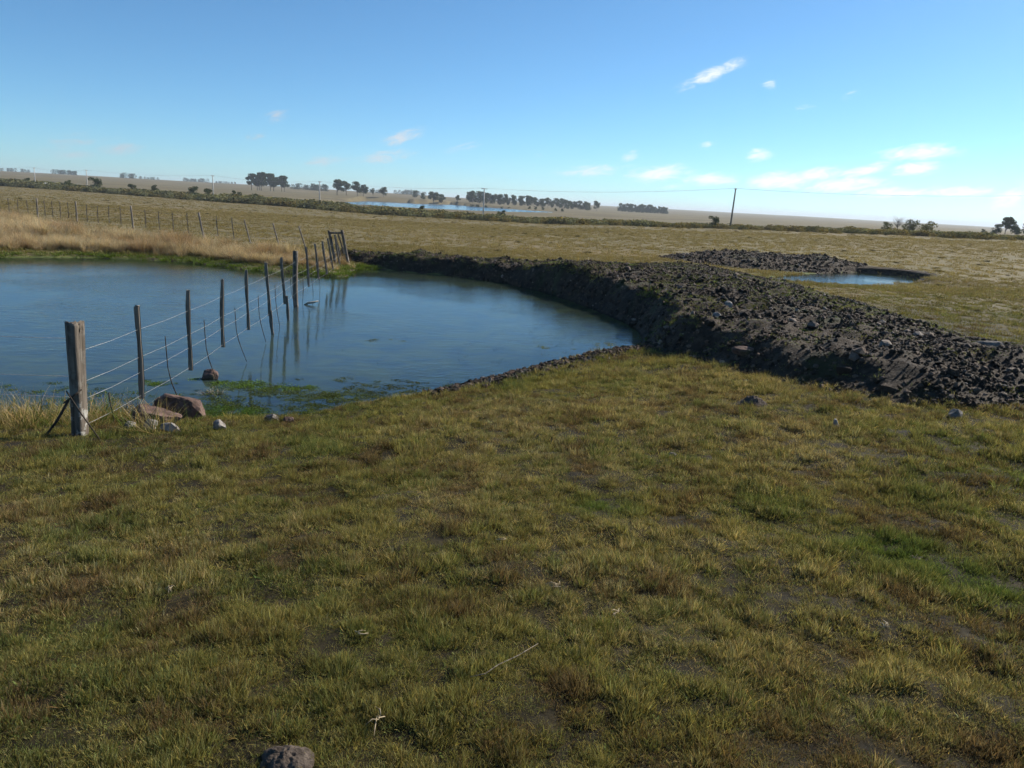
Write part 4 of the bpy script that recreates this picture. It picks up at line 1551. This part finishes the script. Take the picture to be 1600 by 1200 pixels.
def build_trees():
    protos = [tree_parts(800 + i, 1.0, .42, .046, 1500, .24, clumps=13) for i in range(5)]        # unit height, broad
    slim = [tree_parts(820 + i, 1.0, .22, .042, 800, .18, clumps=10) for i in range(3)]
    bushy = [tree_parts(840 + i, 1.0, .55, .05, 1600, .04, 'tree_leaf', 18) for i in range(3)]

    grove = [tree_parts(880 + i, 1.0, .36, .046, 1400, .27, clumps=13) for i in range(4)]

    def tree(x, y, h, label, group=None, kind=0, i=0, name='tree', wide=1.0):
        pr = (protos, slim, bushy, grove)[kind]
        tr, cr = pr[i % len(pr)]
        root = link(name, None, None, (x, y, gz(x, y)), (0, 0, random.uniform(0, 6.28)), (h * wide, h * wide, h))
        tag(root, label, 'tree', group)
        link('trunk', tr, root)
        link('crown', cr, root)
    G = 'trees of the large hillside group'
    hill = sorted(((-15, 0, 13.5), (-10, 6, 14.5), (-5, -4, 15), (0, 4, 14.5), (5, -2, 13), (10, 5, 12.5), (14.5, -2, 13), (-8, -6, 13), (2, 8, 14)), key=lambda q: (q[0] - 220.7) / (690 + q[1]))
    for i, (dx, dy, h) in enumerate(hill):
        tree(-220.7 + dx, 690 + dy, h, '%s broad dark tree, from its left end, of the large hillside group' % ORD[i], G, 3, i, wide=1.05)
    for i, (x, y, h) in enumerate(((-149, 640, 12), (-143, 645, 11), (-133, 640, 11), (-127, 636, 9.5))):
        tree(x, y, h, '%s broad dark tree, from the left, in the clump left of the lake' % ORD[i], 'trees of the clump left of the lake', 3 if i % 2 else 0, i + 2, wide=1.15)
    tree(-136.3 + 3, 710, 7.5, 'slim lone tree just right of the clump above the lake', None, 1, 0, wide=1.2)
    tree(-111.7, 640, 8.0, 'pale rounded lone tree above the left end of the lake', None, 0, 1, wide=.9)
    tree(-129.2 + 22, 800, 7.0, 'small dark tree standing alone on the rise behind the lake', None, 2, 0, wide=.8)
    tree(-72, 650, 11.0, 'tall open tree behind the middle of the lake', None, 0, 3)
    tree(-66, 655, 8.5, 'lower tree leaning on the tall open tree behind the lake', None, 0, 4)
    tree(-82, 660, 5.0, 'low bushy tree left of the tall open tree behind the lake', None, 2, 1, wide=.8)
    tree(-54, 670, 9.5, 'narrow tree between the tall open tree and the long tree row', None, 1, 1, wide=1.3)
    for i in range(34):
        f = i / 33
        x = -47 + f * 108 + random.uniform(-1.5, 1.5)
        y = 690 + f * 40 + random.uniform(-8, 8)
        h = random.uniform(8.0, 10.5) * (1 - .22 * f)
        tree(x, y, h, 'dark tree in the long row running down behind the lake', 'trees of the long row', (0, 2, 0, 2)[i % 4], i, wide=1.0 if i % 2 == 0 else .75)
    tree(64, 745, 7.0, 'rounded tree at the lower end of the long row', None, 2, 0, wide=.7)
    tree(71.5, 742, 9.0, 'tall rounded last tree at the lower end of the long row', None, 0, 1, wide=.85)
    for i in range(26):
        x = 115 + (i % 13) * 4.3 + random.uniform(-1, 1)
        tree(x, 900 + (i // 13) * 7 + random.uniform(-2, 2), random.uniform(8.2, 10) * (1 if i % 13 < 9 else .85), 'dark tree in the square plantation block on the plain', 'trees of the plantation block', 2, i, wide=.62)
    # the tree and thicket at the right edge
    tree(143.0, 232, 4.9, 'open crowned tree rising from the thicket at the right edge', None, 0, 2, wide=1.15)
    for i, (x, y, h) in enumerate(((134.5, 229, 1.3), (138, 228, 2.8), (142, 226, 3.2), (148, 229, 3.8), (153, 230, 4.0), (158, 232, 4.2))):
        tree(x, y, h, '%s dark dense bush, from its open end, of the thicket at the right edge' % ORD[i], 'bushes of the right edge thicket', 2, i, 'bush', wide=.95)
    # yellow green bush clump on the plain and the bare tree in it
    yb = [tree_parts(860 + i, 1.0, .62, .045, 1100, .06, 'shrub_leaf', 14, .7) for i in range(2)]
    gb = tree_parts(870, 1.0, .62, .045, 1100, .06, 'gold_leaf', 14, .7)  # yellower, lighter leaves for the right-hand bush
    for x, y, h, lab, pr in ((72.2, 146, 2.7, 'dark green bush in the middle of the clump on the plain', yb[0]), (76.0, 147, 2.6, 'yellowish bush at the right of the clump on the plain', gb), (69.5, 149, 2.0, 'low green bush at the left of the clump on the plain', yb[1])):
        root = link('bush', None, None, (x, y, gz(x, y) - .1), (0, 0, random.uniform(0, 6)), h)
        tag(root, lab, 'bush')
        link('trunk', pr[0], root)
        link('crown', pr[1], root)
    V, F = [], []
    g = random.Random(5)
    tube(V, F, [(0, 0, -.2), (.05, 0, 1.2), (.0, 0, 2.0)], [.09, .07, .05], 6)
    for i in range(46):
        a, z0 = g.uniform(0, 6.28), g.uniform(.9, 2.0)
        l = g.uniform(.6, 1.4)
        p1 = Vector((math.cos(a) * l * .5, math.sin(a) * l * .5, z0 + l * .45))
        p2 = p1 + Vector((math.cos(a + .4) * l * .4, math.sin(a + .4) * l * .4, l * .45))
        tube(V, F, [(0, 0, z0), p1, p2], [.03, .02, .01], 4)
    root = link('bare_tree', None, None, (70.6, 147.5, gz(70.6, 147.5)))
    tag(root, 'leafless grey tree behind the bush clump on the plain', 'tree')
    link('branches', mesh_np('branches', V, F, M['bark']), root)

    # low round bushes dotted along the lake's far shore
    for i, (px, y) in enumerate(((724, 560), (733, 545), (746, 540), (771, 525), (782, 520), (814, 500), (823, 495), (835, 490), (855, 480), (866, 474))):
        x = (px - 800) / 1200 * y
        root = link('bush', None, None, (x * 1.02, y * 1.02 + 14, gz(x * 1.02, y * 1.02 + 14) - .1), (0, 0, i), (3.0, 3.0, 2.2) if i < 3 else (2.2, 2.2, 1.9))
        tag(root, '%s small dark bush from the left on the far shore of the lake' % ORD[i], 'bush', 'bushes along the lake shore')
        link('crown', bushy[i % 3][1], root)

    # dark bushes that stand out of the scrub line
    line = ((-262, 4, 4.4), (-252, -3, 4.0), (-208, 3, 4.0), (-176, 2, 3.2), (-150, 0, 3.4), (-140, 5, 4.6), (-118, 0, 3.2), (-108, 0, 3.5), (-93, 2, 3.6), (-86, -1, 3.2), (-76, -1, 3.2), (-70, 0, 2.6), (-22, -2, 2.4), (-4, 3, 2.4), (34, 1, 2.2))
    for i, (f, off, h) in enumerate(line):
        x = f
        y = 160.1 - .671 * f + off
        root = link('bush', None, None, (x, y, gz(x, y) - .15), (0, 0, i * 1.3), (h * .85, h * .85, h))
        tag(root, '%s dark rounded bush from the left standing out of the scrub line' % ORD[i], 'bush', 'bushes of the scrub line')
        link('trunk', bushy[i % 3][0], root)
        link('crown', bushy[(i + 1) % 3][1], root)

    # scrub strip and far woods: masses
    g2 = np.random.default_rng(55)
    SH = [leaf_blob('shrub', 260, .5, .075, 900 + s, M['blade'], .8, .2, .35) for s in range(4)]
    coll = variants_collection('shrub', SH)
    n = 9500
    x = g2.uniform(-300, 125, n)
    w = np.interp(x, [-300, -150, -60, 0, 60, 125], [16, 12, 15, 15, 11, 9])
    y = 160.1 - .671 * x + g2.normal(0, .45, n).clip(-1, 1) * w
    k = g2.uniform(size=n) < -.15 + 1.6 * fbm(x, y, .08, 3, 911)
    x, y = x[k], y[k]
    m = len(x)
    hh = np.interp(x, [-300, -200, -120, -60, -20, 30, 125], [3.9, 3.5, 2.3, 2.8, 2.1, 1.3, 1.1]) * g2.uniform(.45, 1.15, m) * (.6 + .8 * fbm(x, y, .11, 2, 921))
    col = np.array((.145, .145, .086))[None] * g2.uniform(.6, 1.35, m)[:, None]
    kk = (g2.uniform(size=m) < np.interp(x, [-100, 20], [.18, .5]))[:, None]
    col = np.where(kk, np.array((.17, .14, .065))[None] * g2.uniform(.7, 1.2, m)[:, None], col)
    o = scatter('scrub', np.stack([x, y, ground_z(x, y) + hh * .22], 1), np.stack([0 * x, 0 * x, g2.uniform(0, 6.28, m)], 1), np.stack([hh * 1.5, hh * 1.5, hh], 1), g2.integers(0, 4, m), col, coll)
    tag(o, kind='stuff', label='low olive scrub strip running under the power line', cat='scrub')
    # dark weeds and old dung spots dotted over the pasture
    n = 420
    r = (20 ** 1.3 + g2.uniform(size=n) * (150 ** 1.3 - 20 ** 1.3)) ** (1 / 1.3)
    a = np.radians(g2.uniform(-40, 42, n))
    x, y = r * np.sin(a), r * np.cos(a)
    k = ~inside(x, y, POND_S) & ~inside(x, y, BANK) & ~inside(x, y, POND2) & ~mound_h(x, y)[1] & (y < 150 - .671 * x) & ((x > -5) | (y > 60))
    x, y = x[k], y[k]
    m = len(x)
    s = g2.uniform(.10, .28, m) * (1 + r[k] / 160)
    o = scatter('weeds', np.stack([x, y, ground_z(x, y) + .02], 1), np.stack([0 * x, 0 * x, g2.uniform(0, 6.28, m)], 1), np.stack([s * 1.6, s * 1.6, s * .6], 1), g2.integers(0, 4, m),
                np.array((.065, .055, .03))[None] * g2.uniform(.6, 1.4, m)[:, None], coll)
    tag(o, kind='stuff', label='dark low weeds dotted across the open pasture', cat='weeds')

    def wood(x0, x1, y, h, n, label, step=2.2):
        g = np.random.default_rng(int(abs(x0)))
        C = []
        for i in range(n):
            x = x0 + (x1 - x0) * (i + .5) / n + g.normal(0, step * .3)
            hh = h * g.uniform(.75, 1.08)
            yy = y + g.uniform(-10, 10)
            z = gz(x, yy)
            k = 170
            d = g.normal(size=(k, 3))
            d /= np.linalg.norm(d, axis=1)[:, None]
            q = g.uniform(-1, 1, (k, 3)) * np.array([hh * .5, hh * .5, hh * .52]) + d * hh * .06
            q[:, :2] *= (1 - .35 * np.clip(q[:, 2:] / hh, 0, 1) * 2)
            C.append(q + np.array([x, yy, z + hh * .48]))
        me = leaf_cards('far_wood', np.concatenate(C), h * .09, g, M['far_leaf'], .25)
        tag(link('far_wood', me), kind='stuff', label=label, cat='wood')
    wood(-826, -786, 1400, 7.5, 14, 'flat topped far wood on the ridge at the far left')
    wood(-652, -630, 1290, 8.0, 7, 'small dark grove on the ridge behind the poles')
    wood(-625, -600, 1300, 4.5, 8, 'low hazy tree belt right of the ridge grove')
    wood(-770, -715, 1800, 8.0, 16, 'long hazy tree belt on the ridge left of the large group')
    wood(-700, -650, 1800, 5.0, 14, 'fading low end of the hazy ridge tree belt')
    wood(-290, -258, 1000, 7.0, 10, 'dark wood behind and right of the large group')
    wood(-262, -240, 980, 8.0, 8, 'second dark wood nearer the pole in the scrub')
    wood(-232, -205, 1200, 5.5, 8, 'pale far wood between the two tree groups')
    wood(-200, -150, 1250, 6.0, 12, 'pale hazy wood on the skyline above the lake')
    wood(-225, -195, 1500, 8.0, 8, 'faint far wood over the small dark tree')
    wood(-980, -905, 1450, 6.0, 16, 'hazy wood on the skyline at the frame edge')


build_trees()


# ------------------------------------------------------------------ small things
def build_small():
    # driftwood in the pond
    V, F = [], []
    tube(V, F, [(-.26, 0, -.02), (-.1, .03, .07), (.12, .05, .10), (.30, .06, .16)], [.03, .05, .045, .015], 9)
    tag(link('driftwood', mesh_np('driftwood', V, F, M['bleached_wood'], True), None, (-5.06, 18.85, 0), (0, 0, .2), .62), 'bleached driftwood log floating beside the bent fence post', 'driftwood')
    # straw clump on the water
    me = blade_mesh('straw_clump', 260, .12, .10, .24, .008, 1.05, .6, 950, segs=3, mat_=M['straw'])
    tag(link('straw_clump', me, None, (-4.02, 10.0, -.02), None, (1.0, .8, .55)), 'clump of yellow straw floating behind the red boulders', 'straw')
    # dead stalks and straws lying in the grass
    items = [(.28, 3.58, 9, .11, 'splayed bleached grass clump in the middle of the pasture'), (.55, 3.34, 5, .08, 'small forked pale straw below the bleached clump'),
             (-.42, 2.46, 5, .12, 'pale broken stalks near the dung heap'), (-.63, 3.05, 4, .08, 'tiny pale straw scrap left of centre in the grass'),
             (-1.65, 3.47, 6, .07, 'little bleached straw scrap in the grass at left'), (1.81, 3.27, 8, .10, 'grey withered scraps in the grass right of centre'),
             (-.03, 4.18, 4, .09, 'upright pale straw in the grass above the bleached clump'), (2.36, 4.08, 7, .08, 'pale straw scraps on the lush green patch')]
    for i, (x, y, n, L, lab) in enumerate(items):
        g = random.Random(960 + i)
        V, F = [], []
        a0 = g.uniform(0, 6.28)
        for k in range(n):
            a = a0 + g.gauss(0, .55) + (math.pi if g.random() < .15 else 0)
            l = L * g.uniform(.25, .65)
            b = g.uniform(.0, .035)
            tube(V, F, [(g.uniform(-.02, .02), g.uniform(-.02, .02), .015), (math.cos(a) * l * .5, math.sin(a) * l * .5, b), (math.cos(a + .3) * l, math.sin(a + .3) * l, b * g.uniform(.3, 1.3))], [.0018, .0022, .0008], 5)
        tag(link('dead_straw', mesh_np('dead_straw', V, F, M['straw'], True), None, (x, y, gz(x, y) + .02)), lab, 'straw')
    z = lambda x, y: gz(x, y) + .04
    pts = [(-.11, 2.72), (-.05, 2.74), (.0, 2.81), (.08, 2.89), (.17, 3.01)]
    tube_obj('twig', [(x, y, z(x, y)) for x, y in pts], [.0015, .0019, .0018, .0016, .001], 'dropper_wood', None, 5)
    tag(bpy.data.objects['twig'], 'long thin bent twig lying across the grass below centre', 'twig')
    # the car half hidden in the scrub
    x, y = -163.2, 270.5
    root = link('car', None, None, (x, y, gz(x, y) + .35), (0, 0, R(-34)))
    tag(root, 'small white car half hidden in the scrub beside a pole', 'car')
    prof = [(-2.0, .35), (-2.05, .75), (-1.85, .95), (-1.45, 1.0), (-.95, 1.42), (.55, 1.45), (1.15, 1.0), (1.95, .85), (2.1, .6), (2.05, .32)]
    n = len(prof)
    V = [(px, -.8 if pz < 1.1 else -.62, pz) for px, pz in prof] + [(px, .8 if pz < 1.1 else .62, pz) for px, pz in prof]
    F = [list(range(n))[::-1], list(range(n, 2 * n))] + [[i, (i + 1) % n, n + (i + 1) % n, n + i] for i in range(n)]
    link('body', mesh_np('body', V, F, M['white_paint']), root)
    for s in (-1, 1):
        V = [(-1.2, s * .80, 1.03), (1.0, s * .80, 1.03), (.5, s * .655, 1.38), (-.88, s * .655, 1.38)]
        link('window', mesh_np('window', V, [[0, 1, 2, 3]], M['dark_glass']), root)
        for wx in (-1.25, 1.3):
            V, F = [], []
            tube(V, F, [(wx, s * .62, .32), (wx, s * .83, .32)], .32, 14)
            wh = link('wheel', mesh_np('wheel', V, F, M['rubber'], True), root)
            V, F = [], []
            tube(V, F, [(wx, s * .80, .32), (wx, s * .85, .32)], .18, 12)
            link('rim', mesh_np('rim', V, F, M['pole_grey'], True), wh)


build_small()


# ------------------------------------------------------------------ air
def build_haze():
    x0, x1, y0, y1, z0, z1 = -15000, 15000, -14500, 15000, -75, 45
    V = [(x, y, z) for z in (z0, z1) for x, y in ((x0, y0), (x1, y0), (x1, y1), (x0, y1))]
    F = [[3, 2, 1, 0], [4, 5, 6, 7], [0, 1, 5, 4], [1, 2, 6, 5], [2, 3, 7, 6], [3, 0, 4, 7]]
    m, t = mat('haze_air')
    v = t.add('ShaderNodeVolumePrincipled')
    v.inputs['Color'].default_value = (.80, .90, 1.0, 1)
    v.inputs['Density'].default_value = .00019
    v.inputs['Anisotropy'].default_value = .2
    o = t.add('ShaderNodeOutputMaterial')
    t.l.new(v.outputs[0], o.inputs['Volume'])
    tag(link('haze', mesh_np('haze', V, F, m)), kind='stuff', label='thin blue haze over the far plain', cat='haze')


HAZE = True
if HAZE:
    build_haze()
